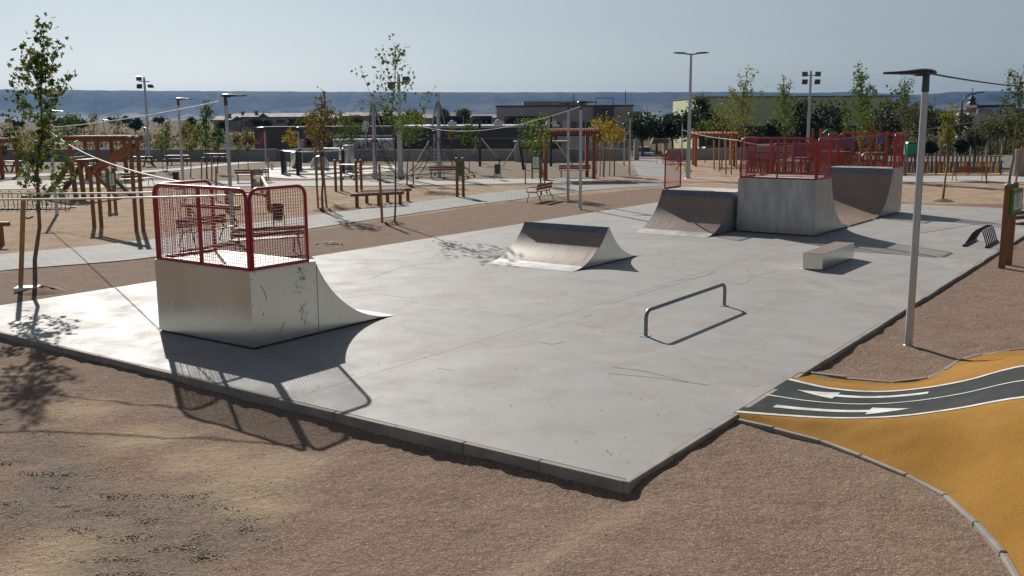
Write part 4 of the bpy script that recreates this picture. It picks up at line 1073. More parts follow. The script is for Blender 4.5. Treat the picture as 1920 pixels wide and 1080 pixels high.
for i, (bx, by, tx, ty, cb, hw, n, lm, st_, lb) in enumerate((
    (388, 335, 386, 183, 285, 14, 480, 'leaf_green', 'sapling', 'tall narrow green tree right of the railing lamp'),
    (357, 333, 357, 222, 288, 17, 420, 'leaf_yellowgreen', 'round', 'dull green tree just right of the red round road sign'),
    (313, 322, 313, 220, 285, 10, 260, 'leaf_green', 'sapling', 'thin green sapling left of the railing lamp'),
    (305, 318, 303, 250, 288, 9, 200, 'leaf_yellowgreen', 'round', 'small yellowish sapling beside the thin green one'),
    (408, 325, 408, 240, 282, 12, 300, 'leaf_green', 'round', 'small green tree left of the bench lamp'),
    (447, 318, 447, 250, 288, 10, 220, 'leaf_autumn', 'round', 'small rusty sapling in front of the white slatted gate'),
    (465, 322, 466, 238, 286, 12, 320, 'leaf_autumn', 'round', 'rust tinged tree before the pink mural'),
    (543, 318, 546, 244, 276, 13, 260, 'leaf_yellow', 'round', 'small golden tree behind the fitness pen'),
    (132, 318, 138, 214, 268, 22, 520, 'leaf_green', 'round', 'dark leafy tree over the left pergola'),
    (175, 322, 176, 205, 268, 12, 120, 'leaf_autumn', 'sapling', 'nearly bare sapling behind the left pergola'),
    (218, 320, 219, 212, 262, 12, 130, 'leaf_green', 'sapling', 'wispy sapling between pergola and floodlight mast'),
    (880, 325, 880, 232, 278, 16, 360, 'leaf_green', 'round', 'dull green tree in front of the dark hall'),
    (848, 318, 848, 240, 262, 8, 120, 'leaf_autumn', 'sapling', 'thin rusty sapling in front of the dark hall'),
    (660, 312, 655, 228, 270, 26, 560, 'leaf_green', 'round', 'dark green tree behind the white container'),
    (7, 318, 5, 232, 292, 12, 260, 'leaf_dark', 'round', 'dark tree behind the pergola at the left edge'),
    (705, 318, 700, 180, 225, 48, 90, 'leaf_plane', 'sapling', 'thin bare branched tree beside the rope net mast'))):
    tree(lb, (bx, by), (tx, ty), cb, hw, int(n * 1.6), .16, lm, 70 + i, st_, group='small trees across the playground')
for i, (x, y, ty, lb) in enumerate(((378, 338, 300, 'left stake under the tall narrow green tree'), (397, 338, 298, 'right stake under the tall narrow green tree'), (405, 375, 312, 'slanting stake behind the mesh railing'), (503, 340, 296, 'stake right of the bench on the far pale path'), (865, 0, 0, ''))[:4]): stake(lb, (x, y), (x, ty), .07)

# ------------------------------------------------------------------ playground
def rope_pyramid(label, bx, by, ty, hw, low):
    p = GG(bx, by); h = HT(p, ty); t = thing('rope_pyramid', label, 'climbing net', p, 0, 'rope climbing pyramids'); R = hw * p.y / 1820
    MB().tube([(0, 0, 0), (0, 0, h)], [.13, .1], 10).build('mast', 'pole_grey', t)
    m = MB(); K = 8
    A = [Vector((math.cos(2 * PI * i / K + .2) * R, math.sin(2 * PI * i / K + .2) * R * .9, .12)) for i in range(K)]
    top = Vector((0, 0, h * .97))
    for a in A: 
        s_ = [top.lerp(a, f) + Vector((0, 0, -.28 * h * math.sin(PI * f) ** 1.2 * (1 - .2 * f))) for f in [j / 8 for j in range(9)]]
        m.tube(s_, .016, 5)
    m.build('guy_rope', 'rope', t)
    m = MB(); hn = h * low; inner = Vector((0, 0, hn))
    for lev in range(6):
        f = lev / 5; pts = [inner.lerp(a, .12 + .88 * f) * 1 for a in A]
        for i in range(K): m.tube([pts[i], pts[(i + 1) % K]], .013, 4, cap=False)
        for i in range(K): m.tube([Vector((0, 0, hn * (1 - f) * .9 + .3)), pts[i]], .012, 4, cap=False)
    for a in A: m.tube([inner, a * .55 + Vector((0, 0, .9)), a], .016, 4)
    m.build('climbing_net', 'rope', t)
    m = MB()
    for a in A: m.tube([a, a - Vector((0, 0, .3))], .06, 6)
    m.build('anchor', 'black_metal', t)
    for s in (-1, 1): MB().tube([(s * .05, 0, h * .93), (s * .42, 0, h * .6)], .025, 6).build('stay', 'pole_grey', t)
rope_pyramid('rope climbing pyramid whose grey mast stands right of the browning trees', 704, 336, 176, 60, .5)
rope_pyramid('rope climbing pyramid whose grey mast stands beside the dark hall', 824, 333, 174, 66, .5)
def tripod(label, ax, ty, l, r, pole):
    p = GG(*pole); h = HT(p, ty); t = thing('cable_ride_frame', label, 'cable ride', p, 0, 'cable ride end frames')
    a, b = rel(GG(*l), p), rel(GG(*r), p); top = Vector((0, 0, h))
    for q_ in (a, b): MB().tube([q_, top], .055, 8).build('leg', 'pole_grey', t)
    MB().tube([(0, 0, 0), top + Vector((0, 0, 1.5))], .1, 8).build('post', 'pole_dark', t)
tripod('grey tripod frame with dark post, left one in front of the dark hall', 903, 256, (882, 299), (937, 301), (900, 312))
tripod('grey tripod frame with dark post seen between the pergola legs', 1034, 254, (1012, 300), (1074, 310), (1033, 312))
p = GG(982, 318); t = thing('cable_ride_frame', 'lone leaning dark post with thin grey stay left of the red pergola', 'cable ride', p)
MB().tube([(0, 0, 0), (-.3, 0, 2.1)], .11, 8).build('post', 'pole_dark', t); MB().tube([(-1.6, .4, 0), (-.3, 0, 2.0)], .03, 6).build('stay', 'pole_grey', t)
p = GG(782, 304); t = thing('slanting_pole', 'slanting grey bar left of the rope net beside the dark hall', 'play pole', p)
MB().tube([(0, 0, 0), (1.05, 0, 1.75)], .07, 8).build('bar', 'pole_grey', t); MB().tube([(0, 0, 0), (0, 0, .12)], .14, 8).build('foot', 'pole_dark', t)

c = GG(594, 324); t = thing('fitness_pen', 'round pen of dark posts joined by grey rails on a pale concrete pad', 'exercise frame', c)
h = HT(GG(533, 322), 279); R1, R2 = 61 * c.y / 1820, 3.6; m = MB(); posts = []
for i in range(9):
    a = 2 * PI * i / 9 + .3; q_ = Vector((math.cos(a) * R1, math.sin(a) * R2, 0)); posts.append(q_)
    MB().bar(q_, q_ + Vector((0, 0, h)), .2, .2).build('post', 'black_metal', t)
for i in range(9):
    a, b = posts[i], posts[(i + 1) % 9]
    m.tube([a + Vector((0, 0, h * .97)), b + Vector((0, 0, h * .97))], .04, 6); m.bar(a + Vector((0, 0, .1)), b + Vector((0, 0, .1)), .06, .1)
m.build('rail', 'pole_grey', t)
m = MB(); a, b = posts[4], posts[5]
for i in range(1, 6): m.tube([a.lerp(b, i / 6) + Vector((0, 0, .1)), a.lerp(b, i / 6) + Vector((0, 0, h * .95))], .025, 5)
for i in range(1, 5): m.tube([a + Vector((0, 0, h * i / 5)), b + Vector((0, 0, h * i / 5))], .025, 5)
m.build('climbing_grid', 'pole_dark', t)
def drum(label, bx, by, ty, r, m_):
    p = GG(bx, by); h = HT(p, ty); r = r * p.y / 1820
    tag(MB().lathe([(r, 0), (r, h * .96), (r * .94, h)], 24).build('steel_drum', m_), label, 'steel cylinder', p, 0)
drum('shining upright steel cylinder inside the fitness pen', 554, 316, 286, 8, 'steel_shiny')
drum('large grey steel cylinder at the right of the fitness pen', 655, 322, 272, 10, 'galvanised_worn')
drum('slim bright cylinder between pen and large cylinder', 641, 320, 281, 5, 'steel_shiny')
p = GG(600, 318); r = 17 * p.y / 1820; hh_ = HT(p, 291)
tag(MB().lathe([(r * math.cos(a), hh_ * (.25 + .75 * math.sin(a))) if a > 0 else (r, 0) for a in [-.1] + [PI / 2 * i / 8 + .001 for i in range(8)]] + [(.03, hh_)], 24).build('steel_dome', 'galvanised'), 'half round grey steel dome inside the fitness pen', 'steel dome', p, 0)
p = GG(523, 318); t = thing('step_block', 'small pale step bench at the left of the fitness pen', 'exercise bench', p)
MB().box((0, 0, .5), (1.3, .5, .06)).build('top', 'concrete_pad', t)
for s in (-.5, .5): MB().box((s, 0, .24), (.08, .4, .48)).build('leg', 'pole_grey', t)

# white graffiti covered container
a = GD(668, 300, 88.5); z0 = gz(a.x, 88.5) + .05; zt = GD(668, 262, 88.5).z; x0, x1 = GD(625, 280, 88.5).x, GD(734, 280, 88.5).x
t = thing('container', 'white ribbed translucent container with dark graffiti scribbles behind the fitness pen', 'container', ((x0 + x1) / 2, 88.5, z0)); L = x1 - x0; hc = zt - z0
m = MB().box((0, 1.2, hc / 2), (L, 2.4, hc))
for i in range(26): m.box((-L / 2 + L * (i + .5) / 26, -.03, hc / 2), (.1, .06, hc * .92))
m.build('body', 'container_white', t)
m = MB(); rg = random.Random(9)
for i in range(26):
    x = rg.uniform(-L / 2 + .4, L / 2 - .5); z = rg.uniform(.35, .8) * hc; pts = [Vector((x, -.085, z))]
    for k in range(5): pts.append(pts[-1] + Vector((rg.uniform(-.4, .5), 0, rg.uniform(-.45, .45))))
    pts = [Vector((max(-L / 2, min(L / 2, q_.x)), q_.y, max(.15, min(hc - .1, q_.z)))) for q_ in pts]; m.tube(pts, .035, 4)
m.build('scribble', 'graffiti', t)
MB().box((0, 1.2, hc + .04), (L + .1, 2.5, .08)).build('roof', 'container_white', t)
p = GG(684, 310); t = thing('solar_lamp', 'small tilted panel on a thin post above the white container', 'solar lamp', (GD(686, 260, 88).x, 88, gz(-13, 88)))
hp_ = GD(686, 238, 88).z - gz(-13, 88); MB().tube([(0, 0, 0), (0, 0, hp_)], .07, 8).build('pole', 'pole_grey', t)
MB().box((0, 0, hp_ + .05), (.62, .06, .9), M=Matrix.Rotation(.35, 3, 'Y')).build('panel', 'sign_white', t)

# kids play area
cols = ['slat_ochre', 'slat_red', 'slat_blue', 'slat_yellow', 'slat_purple']
def picket(label, a, b, h, seq, gap=.16, w=.09, mm=None):
    a, b = Vector(a), Vector(b); d = b - a; L = d.length; t = thing('picket_fence', label, 'picket fence', a, math.atan2(d.y, d.x)); n = int(L / gap)
    m = MB(); rg = random.Random(3)
    for i in range(n): m.box((gap * (i + .5), 0, h * .5 + .03), (w, .03, h * .86), mi=seq(i, rg))
    m.build('picket', mm or cols, t)
    for z in (.12, h * .92): MB().bar((0, .03, z), (L, .03, z), .04, .05).build('rail', 'black_metal', t)
    for i in range(int(L / 1.9) + 1): MB().box((min(L, i * 1.9), .05, h * .53), (.07, .07, h * 1.06)).build('post', 'black_metal', t)
F0, F1 = GG(1400, 327), GG(1882, 327)
def seq_a(i, rg):
    k = (i // 2) % 8 if i < 80 else i % 11
    return [0, 2, 0, 0, 1, 0, 2, 0, 0, 1, 0, 0, 4][i % 13] if i < 78 else rg.choice((1, 3, 2, 0, 4, 3, 1))
picket('near coloured slat fence of ochre, red and blue boards behind a bench', F0, F1, HT(F1, 302), seq_a, .19, .14)
picket('farther brown slat fence sloping down towards the right behind the coloured one', GG(1500, 312), GG(1880, 317), .92, lambda i, r: 0, .26, .12, ['pergola_orange'])
picket('dark railing fence running away from us left of the half pipe railings', GG(1452, 327), GG(1404, 312), .9, lambda i, r: 0, .2, .05, ['black_metal'])
picket('dark back fence of the play area seen through the far half pipe railing', GG(1404, 308), GG(1690, 308), .95, lambda i, r: 0, .3, .05, ['wood_dark'])
def play(label, bx, by, ty, wpx, items):
    p = GG(bx, by); h = HT(p, ty); s = p.y / 1820; w = wpx * s; t = thing('play_tower', label, 'playground tower', p, .15, 'orange playground towers')
    for x in (-.5, .5):
        for y in (-.6, .6): MB().tube([(x * w, y, 0), (x * w, y, h)], .09, 8).build('post', 'play_orange', t)
    MB().box((0, 0, h * .45), (w, 1.3, .1)).build('deck', 'wood_plank', t)
    for nm, m_, x, z, ww, hh, y in items: MB().box((x * w, y, z * h), (ww * w, .05, hh * h)).build(nm, m_, t)
    return t, h, w
t, h, w = play('orange play tower with purple panels, nearest the half pipe near railing', 1558, 322, 240, 62, [('panel', 'play_purple', -.25, .62, .42, .2, -.66), ('panel', 'play_purple', .28, .66, .4, .22, -.66), ('panel', 'play_orange', .0, .25, .95, .3, -.66)])
t, h, w = play('orange play tower with blue panels behind the far half pipe railing', 1628, 320, 246, 48, [('panel', 'play_blue', -.28, .78, .32, .2, -.66), ('panel', 'play_blue', .22, .78, .32, .2, -.66), ('panel', 'play_orange', 0, .2, .9, .2, -.66)])
MB().bar((-.5 * w, -.7, h * .45), (-1.2 * w, -.9, .2), .6, .08).build('slide', 'slat_red', t)
t, h, w = play('low orange play house seen through the half pipe near railing', 1498, 322, 265, 40, [('panel', 'play_purple', -.2, .7, .5, .4, -.66), ('panel', 'play_orange', .3, .8, .4, .3, -.66)])
p = GG(1552, 318); hh_ = HT(p, 243); t = thing('play_tree_panel', 'round green tree shaped play panel with orange dots on a post', 'playground panel', p)
MB().tube([(0, 0, 0), (0, 0, hh_ * .7)], .09, 8).build('post', 'play_orange', t)
m = MB(); m.prism([(.55 * math.cos(a) * (1 + .06 * math.sin(5 * a)), hh_ - .6 + .66 * math.sin(a)) for a in [2 * PI * i / 20 for i in range(20)]], -.04, .04); m.build('tree_crown_panel', 'play_green', t)
m = MB()
for x, z in ((-.25, .2), (.28, .0), (0, -.3), (.1, .35)): m.prism([(x + .11 * math.cos(a), hh_ - .6 + z + .11 * math.sin(a)) for a in [2 * PI * i / 10 for i in range(10)]], -.055, .055)
m.build('dot', 'play_orange', t)
p = GG(1544, 317); hh_ = HT(p, 241); t = thing('play_sign', 'blue board between two orange posts left of the tree shaped panel', 'playground panel', p)
for x in (-.32, .32): MB().tube([(x, 0, 0), (x, 0, hh_)], .08, 8).build('post', 'play_orange', t)
MB().box((0, -.05, hh_ - .45), (.56, .05, .85)).build('board', 'play_blue', t)
m = MB(); m.tube([(.12, -.09, hh_ - .2), (-.08, -.09, hh_ - .3), (.1, -.09, hh_ - .5), (-.1, -.09, hh_ - .68)], .035, 5); m.build('marking', 'sign_white', t)

# ------------------------------------------------------------------ walls and buildings
def wall(label, a, b, h, m, th=.25, name='boundary_wall', z=None, cap=None):
    a, b = Vector(a), Vector(b); d = b - a; d.z = 0; L = d.length
    z0 = min(gz(a.x, a.y), gz(b.x, b.y)) - .1
    t = thing(name, label, 'wall', (a.x, a.y, z0), math.atan2(d.y, d.x))
    MB().box((L / 2, 0, h / 2 + .05), (L, th, h + .1)).build('wall', m, t)
    if cap: MB().box((L / 2, 0, h + .13), (L + .04, th + .08, .07)).build('coping', cap, t)
    return t
def wpt(px, y): q_ = GD(px, 300, y); return Vector((q_.x, y, 0))
wall('long low pale rendered wall running from the fitness pen to the gate pillar', wpt(724, 84), wpt(1182, 82.5), .95, 'wall_render')
wall('low grey rendered wall right of the park gateway', wpt(1243, 83), wpt(1405, 83), .95, 'wall_render')
wall('low pale rendered wall behind the play area on the right', wpt(1405, 83), wpt(1580, 86), 1.1, 'wall_render')
wall('long low dark grey wall below the dry field on the left', wpt(-260, 90), wpt(520, 84), .98, 'wall_plain', cap='kerb')
wall('short pale wall end at the right edge behind the young tree', GG(1899, 331), GG(1990, 329), 1.6, 'wall_render')
wall('low dull wall behind the fitness pen below the pink mural', wpt(520, 84.3), wpt(724, 84), .95, 'wall_plain')
def pillar(label, bx, y, ty, w):
    p = wpt(bx, y); p.z = gz(p.x, y); h = HT(p, ty)
    t = thing('gate_pillar', label, 'pillar', p); MB().box((0, 0, h / 2), (w, w, h)).build('shaft', 'wall_render', t); MB().box((0, 0, h + .04), (w + .1, w + .1, .08)).build('cap', 'kerb', t)
    return t
pillar('tall square gate pillar left of the parked silver car', 1193, 82.2, 264, .4)
pillar('square gate pillar with a small tiled hood right of the gateway', 1247, 82.7, 262, .4)
pillar('square pale pillar by the fitness pen left lamp', 565, 83.5, 264, .5)
p = wpt(1236, 82.4); tag(MB().prism([(-.75, 0), (.75, .1), (.65, .42), (-.55, .5)], -.35, .35).build('tiled_hood', 'roof_brown'), 'small tiled hood jutting from the gate pillar', 'roof hood', (p.x, p.y, GD(1236, 270, 82.4).z))
# small pale utility block between tripods
a = wpt(965, 80.5); b = wpt(1068, 80.5); t = thing('utility_block', 'pale rendered block with dark openings behind the tripod frames', 'building', (a.x, 80.5, gz(a.x, 80))); L = b.x - a.x; hh_ = GD(1000, 267, 80.5).z - gz(a.x, 80)
MB().box((L / 2, 1.2, hh_ / 2), (L, 2.2, hh_)).build('wall', 'wall_render', t); MB().box((L / 2, 1.2, hh_ + .05), (L + .2, 2.5, .1)).build('roof', 'kerb', t)
for x0, x1 in ((.1, .3), (.62, .84)): MB().box((L * (x0 + x1) / 2, .085, hh_ * .8), (L * (x1 - x0), .04, hh_ * .28)).build('vent_opening', 'black_metal', t)
MB().box((L * .44, .085, hh_ * .42), (L * .14, .04, hh_ * .8)).build('door', 'sign_green', t)

def bld(name, label, x0px, x1px, toppx, y, depth, m, cat='building', yoff=0.):
    a = GD(x0px, toppx, y); b = GD(x1px, toppx, y); z0 = min(gz(a.x, y), gz(b.x, y)) - .3; zt = (a.z + b.z) / 2
    t = thing(name, label, cat, (a.x, y, z0)); L = b.x - a.x; h = zt - z0
    MB().box((L / 2, depth / 2, h / 2), (L, depth, h)).build('wall', m, t)
    return t, L, h, z0
# dark hall with white roof edge and solar arrays
t, L, h, z0 = bld('sports_hall', 'long dark windowless hall with pale roof edge behind the rope nets', 738, 1045, 240, 96, 22, 'facade_dark')
MB().box((L / 2, 11, h + .12), (L + .4, 22.4, .24)).build('roof', 'roof_white', t)
MB().box((L / 2, -.1, h - 1.0), (L * .98, .1, .06)).build('ledge', 'facade_brown', t)
za = z0 + h + .24
def solar(label, x0, x1, y, top):
    a, b = GD(x0, top, y), GD(x1, top, y); hh = a.z - za
    t2 = thing('solar_array', label, 'solar panels', (a.x, y, za), 0, 'solar arrays on the dark hall roof'); L2 = b.x - a.x
    MB().box((L2 / 2, 0, hh * .52), (L2, .08, hh * .95), M=Matrix.Rotation(.3, 3, 'X')).build('panel', 'solar', t2)
    m = MB()
    for i in range(5): m.bar((L2 * i / 4, -.3, 0), (L2 * i / 4, .5, hh * .95), .09)
    m.build('support', 'pole_grey', t2)
solar('dark tilted solar array on the hall roof, left of three', 812, 868, 104, 217)
solar('dark tilted solar array on the hall roof, the middle one', 884, 922, 104, 217)
solar('dark tilted solar array on the hall roof, right one before the taupe building', 945, 1022, 104, 217)
for i, (x, w, hh) in enumerate(((848, .8, .3), (934, .9, .35), (1034, 1.0, .4))):
    q_ = GD(x, 232, 99); tag(MB().box((0, 0, hh / 2), (w, 1.2, hh)).lathe([(w * .3, hh), (w * .28, hh + .15), (.05, hh + .22)], 10).build('roof_unit', 'roof_white'), ('pale roof unit beside the left solar array', 'pale roof unit between middle and right solar arrays', 'pale domed roof unit at the right end of the hall')[i], 'roof unit', (q_.x, 99, za), 0, 'roof units on the dark hall')
# mural wall left of it
t, L, h, z0 = bld('mural_wall', 'long dark shed wall with a faded pink mural, left of the dark hall', 476, 738, 239, 93, 6, 'facade_dark')
MB().box((L / 2, 3, h + .05), (L + .2, 6.3, .1)).build('roof', 'roof_brown', t)
m = MB(); rg = random.Random(2); s = 93 / 1820
for cx_, n in ((14, 12), (72, 7), (98, 9), (110, 6), (215, 9)):
    for i in range(n): m.box(((cx_ + rg.uniform(-8, 8)) * s, -.012 - .002 * i, rg.uniform(.45, .8) * h), (rg.uniform(.2, .6), .02, rg.uniform(.3, 1.0)))
m.build('mural', 'mural_pink', t)
# taupe two storey building
t, L, h, z0 = bld('school_building', 'taupe flat roofed two storey building with a long band of windows', 931, 1187, 200, 132, 26, 'facade_brown')
s = 132 / 1820
MB().box((L / 2, 13, h + .1), (L + .3, 26.3, .2)).build('roof', 'roof_brown', t)
q_ = MB().box((8.0, 9, h + .48), (8.8, 8, .66)).build('roof_block', 'facade_taupe', t)
MB().box((L + .7, 8, h * .45), (1.4, 14, h * .9)).build('side_wing', 'facade_taupe', t)
zt = h - 1.5
for i in range(15):
    x = .8 + (L - 3.4) * i / 14
    f = MB().box((x, -.03, zt - 1.1), (.95, .1, 1.5)).build('window', 'facade_white' if i % 4 == 0 else 'facade_taupe', t); MB().box((x, -.09, zt - 1.1), (.75, .03, 1.3)).build('pane', 'glass' if i % 4 else 'facade_white', f)
MB().box((L / 2, -.04, zt - 2.4), (L - .4, .1, .5)).build('band', 'facade_slate', t)
MB().box((L - 3.9, -.2, h - .95), (2.6, .4, 1.9)).build('vent_panel', 'facade_dark', t)
m = MB()
for x in (L - 4.9, L - 2.6): m.bar((x, .5, h), (x, .5, h + 1.1), .08)
m.bar((L - 4.9, .5, h + 1.1), (L - 2.6, .5, h + 1.1), .08); m.build('roof_frame', 'pole_dark', t)
for x, hh in ((10.4, 1.7), (L - .8, 2.1)): MB().tube([(x, 2, h), (x, 2, h + hh)], .05, 6).build('mast', 'pole_dark', t)
MB().box((L * .63, -2.2, 1.4), (L * .5, 4, 2.8)).build('front_block', 'facade_white', t)
# olive building
t, L, h, z0 = bld('olive_building', 'large plain olive green building with slate lower wall behind dark trees', 1312, 1668, 182, 122, 20, 'facade_olive')
MB().box((L / 2, -.06, h * .27), (L + .05, .1, h * .54)).build('lower_wall', 'facade_slate', t)
MB().box((L / 2, 10, h + .06), (L + .2, 20.2, .12)).build('roof', 'roof_brown', t)
# long far roofs
for i, (x0, x1, ty, y, m_, lb) in enumerate(((468, 570, 213, 240, 'roof_brown', 'long brown roofed shed at the far left of the distant row'), (566, 632, 216, 262, 'roof_brown', 'middle shed of the distant brown row'), (640, 770, 211, 250, 'roof_brown', 'long brown roofed shed behind the sparse middle tree'), (762, 935, 215, 270, 'roof_brown', 'long low brown roofed shed left of the taupe building'))):
    t, L, h, z0 = bld('shed', lb, x0, x1, ty + 6, y, 14, 'facade_taupe'); MB().prism([(-.5, h), (7, h + .9), (14.5, h), (14.5, h - .15), (-.5, h - .15)], -.4, L + .4, axis='x').build('roof', m_, t)
    for k in range(int(L / 5)):
        f = MB().box((2.5 + 5 * k, -.04, h * .55), (2.2, .1, h * .3)).build('window', 'glass', t)
for i, (x0, x1, ty, y, lb) in enumerate(((400, 432, 216, 200, 'small brown roofed house left of the distant sheds'), (432, 456, 211, 210, 'tan house with chimney behind the bench lamp'), (455, 482, 210, 205, 'brown house at the left end of the distant sheds'), (1215, 1238, 218, 260, 'tiny brown roofed house over the dark trees by the gateway'))):
    t, L, h, z0 = bld('house', lb, x0, x1, ty + 9, y, 8, 'facade_taupe'); r_ = MB().prism([(-.4, h), (4, h + .8), (8.4, h), (8.4, h - .12), (-.4, h - .12)], -.3, L + .3, axis='x').build('roof', 'roof_brown', t)
    MB().box((L * .7, 3, h + .9), (.6, .6, .7)).build('chimney', 'stone', r_)
    for k in (.3, .7): MB().box((L * k, -.03, h * .55), (.9, .08, 1.1)).build('window', 'glass', t)
# church
y = 190; a = GD(1821, 205, y); z0 = gz(a.x, y) - .5; s = y / 1820; zt = a.z - z0
t = thing('church', 'stone church tower with slate roof and slender dark spire topped by a cross', 'church', (a.x, y, z0)); wd = 30 * s
MB().box((0, 0, zt / 2), (wd, wd, zt)).build('tower', 'stone', t)
MB().box((0, 0, zt + .06), (wd + .5, wd + .5, .3)).build('cornice', 'stone', t)
f = MB().box((.5, -wd / 2 - .03, zt - 1.7), (.8, .1, 1.6)).build('belfry_opening', 'glass', t)
hs_ = [GD(1821, v_, y).z - z0 for v_ in (199, 193, 190, 186, 176)]
def pyr(w): return w
m = MB().lathe([(wd * .66, zt + .2), (wd * .52, zt + .55), (wd * .3, hs_[1] - .1), (wd * .2, hs_[2]), (wd * .2, hs_[3] - .1), (wd * .26, hs_[3]), (wd * .1, hs_[3] + .5), (.04, hs_[4])], 8, smooth=False); m.build('spire', 'roof_slate', t)
m = MB(); m.tube([(0, 0, hs_[4] - .1), (0, 0, hs_[4] + 1.2)], .05, 5); m.tube([(-.3, 0, hs_[4] + .85), (.3, 0, hs_[4] + .85)], .05, 5); m.build('cross', 'pole_dark', t)
m = MB().box((10, 3, zt * .36), (14, 8, zt * .72)).build('nave', 'stone', t)
MB().prism([(-1.2, zt * .72), (3, zt * .72 + 1.6), (7.2, zt * .72), (7.2, zt * .72 - .2), (-1.2, zt * .72 - .2)], 3.2, 17.2, axis='x').build('roof', 'roof_slate', t)
t, L, h, z0 = bld('canopy', 'flat dark canopy roof on columns right of the church', 1832, 1905, 199, 170, 8, 'facade_dark')
bpy.data.objects.remove(t.children[0])
MB().box((L / 2, 4, h), (L, 8, .45)).build('roof', 'facade_slate', t)
for x in (.4, L * .5, L - .4): MB().box((x, .5, h / 2), (.25, .25, h)).build('column', 'pole_grey', t)
MB().box((L * .4, 4, h * .42), (6.5, 5, h * .8)).build('kiosk', 'facade_white', t)
# white slatted gate, white roofed shed behind container
p = wpt(440, 90); t = thing('slatted_gate', 'white horizontal slatted gate at the left of the mural wall', 'gate', (p.x, 90, gz(p.x, 90))); 
for i in range(7): MB().box((0, 0, .8 + i * .28), (1.7, .05, .13)).build('slat', 'paint_white', t)
for x in (-.9, .9): MB().box((x, 0, 1.4), (.1, .1, 2.8)).build('post', 'pole_grey', t)
a, b = wpt(633, 92.8), wpt(740, 92.8); t = thing('lean_to_roof', 'thin pale lean-to roof edge above the white container', 'canopy', ((a.x + b.x) / 2, 91.6, GD(690, 256, 91.6).z)); MB().box((0, 0, 0), (b.x - a.x, 1.6, .14), M=Matrix.Rotation(-.1, 3, 'X')).build('roof', 'roof_white', t)
for x in (-.45, 0, .45): MB().tube([((b.x - a.x) * x, -.5, -.05), ((b.x - a.x) * x, -.5, -3.6)], .05, 6).build('column', 'pole_grey', t)

# road, cars, road sign
def flat(name, pts, m, dz): 
    v = [Vector((x, y, 0)) for x, y in pts]; rows = []
    for i in range(13): rows.append([(lambda q_: (q_.x, q_.y, gz(q_.x, q_.y) + dz))(v[0].lerp(v[3], j / 24).lerp(v[1].lerp(v[2], j / 24), i / 12)) for j in range(25)])
    return MB().sheet(rows).build(name, m, kind='structure')
flat('road', [(-30, 126), (-30, 116), (60, 116), (60, 126)], 'road_asphalt', .05)
flat('road', [(10.0, 117), (10.2, 84.5), (15.5, 84.5), (16.5, 117)], 'road_asphalt', .06)
flat('kerb', [(-30, 127.6), (-30, 126.1), (60, 126.1), (60, 127.6)], 'path_concrete', .16)
def car(label, x, y, rz, m):
    t = thing('parked_car', label, 'car', (x, y, gz(x, y) + .07), rz, 'parked cars beyond the wall'); wd = 1.75
    prof = [(-2.05, .25), (-2.1, .62), (-1.95, .78), (-1.05, .92), (-.45, 1.4), (1.0, 1.45), (1.75, 1.0), (2.02, .92), (2.08, .3)]
    MB().prism([(x_, z) for x_, z in prof], -wd / 2, wd / 2).build('body', m, t, bevel=.06)
    def cab(sx): return [(-.98, .94), (-.45, 1.36), (.95, 1.4), (1.55, 1.0)]
    for s_ in (-1, 1): MB().prism(cab(1), s_ * (wd / 2 - .002), s_ * (wd / 2 + .012)).build('side_window', 'glass', t)
    MB().sheet([[(-1.06, -.7, .945), (-1.06, .7, .945)], [(-.5, -.6, 1.385), (-.5, .6, 1.385)]]).build('windscreen', 'glass', t)
    MB().sheet([[(1.78, -.68, 1.015), (1.78, .68, 1.015)], [(1.06, -.6, 1.45), (1.06, .6, 1.45)]]).build('rear_window', 'glass', t)
    for s_ in (-1, 1): MB().box((-2.05, s_ * .62, .68), (.1, .36, .14)).build('headlight', 'headlight', t)
    MB().box((-2.105, 0, .48), (.03, 1.0, .18)).build('grille', 'black_metal', t); MB().box((-2.125, 0, .38), (.02, .5, .11)).build('number_plate', 'sign_white', t)
    for x_ in (-1.3, 1.3):
        for s_ in (-1, 1):
            w = MB().tube([(x_, s_ * .68, .32), (x_, s_ * .9, .32)], .32, 16).build('wheel', 'rubber', t); MB().tube([(x_, s_ * .9, .32), (x_, s_ * .91, .32)], .2, 12).build('rim', 'pole_grey', w)
q_ = GD(1204, 297, 112); car('silver car facing us in the park gateway beside the pillar', q_.x, 112, PI / 2 + .12, 'car_silver')
q_ = GD(1327, 285, 118); car('dark grey car parked across the road behind the orange pergola', q_.x, 119, .25, 'car_dark')
q_ = GD(1418, 285, 118); car('dark red car parked across the road behind the half pipe railing', q_.x, 119, .1, 'car_red')
q_ = GD(1395, 285, 118); car('grey car parked left of the dark red one across the road', q_.x - 3.2, 119.2, .1, 'car_dark')
p = wpt(347, 96); p.z = gz(p.x, 96); hh_ = HT(p, 247); t = thing('road_sign', 'round red no entry road sign before the dry field', 'road sign', p)
MB().tube([(0, 0, 0), (0, 0, hh_)], .05, 6).build('post', 'pole_grey', t)
MB().tube([(0, -.06, hh_ - .35), (0, -.09, hh_ - .35)], .42, 20).build('disc', 'sign_red', t); MB().box((0, -.1, hh_ - .35), (.56, .02, .13)).build('bar', 'paint_white', t)
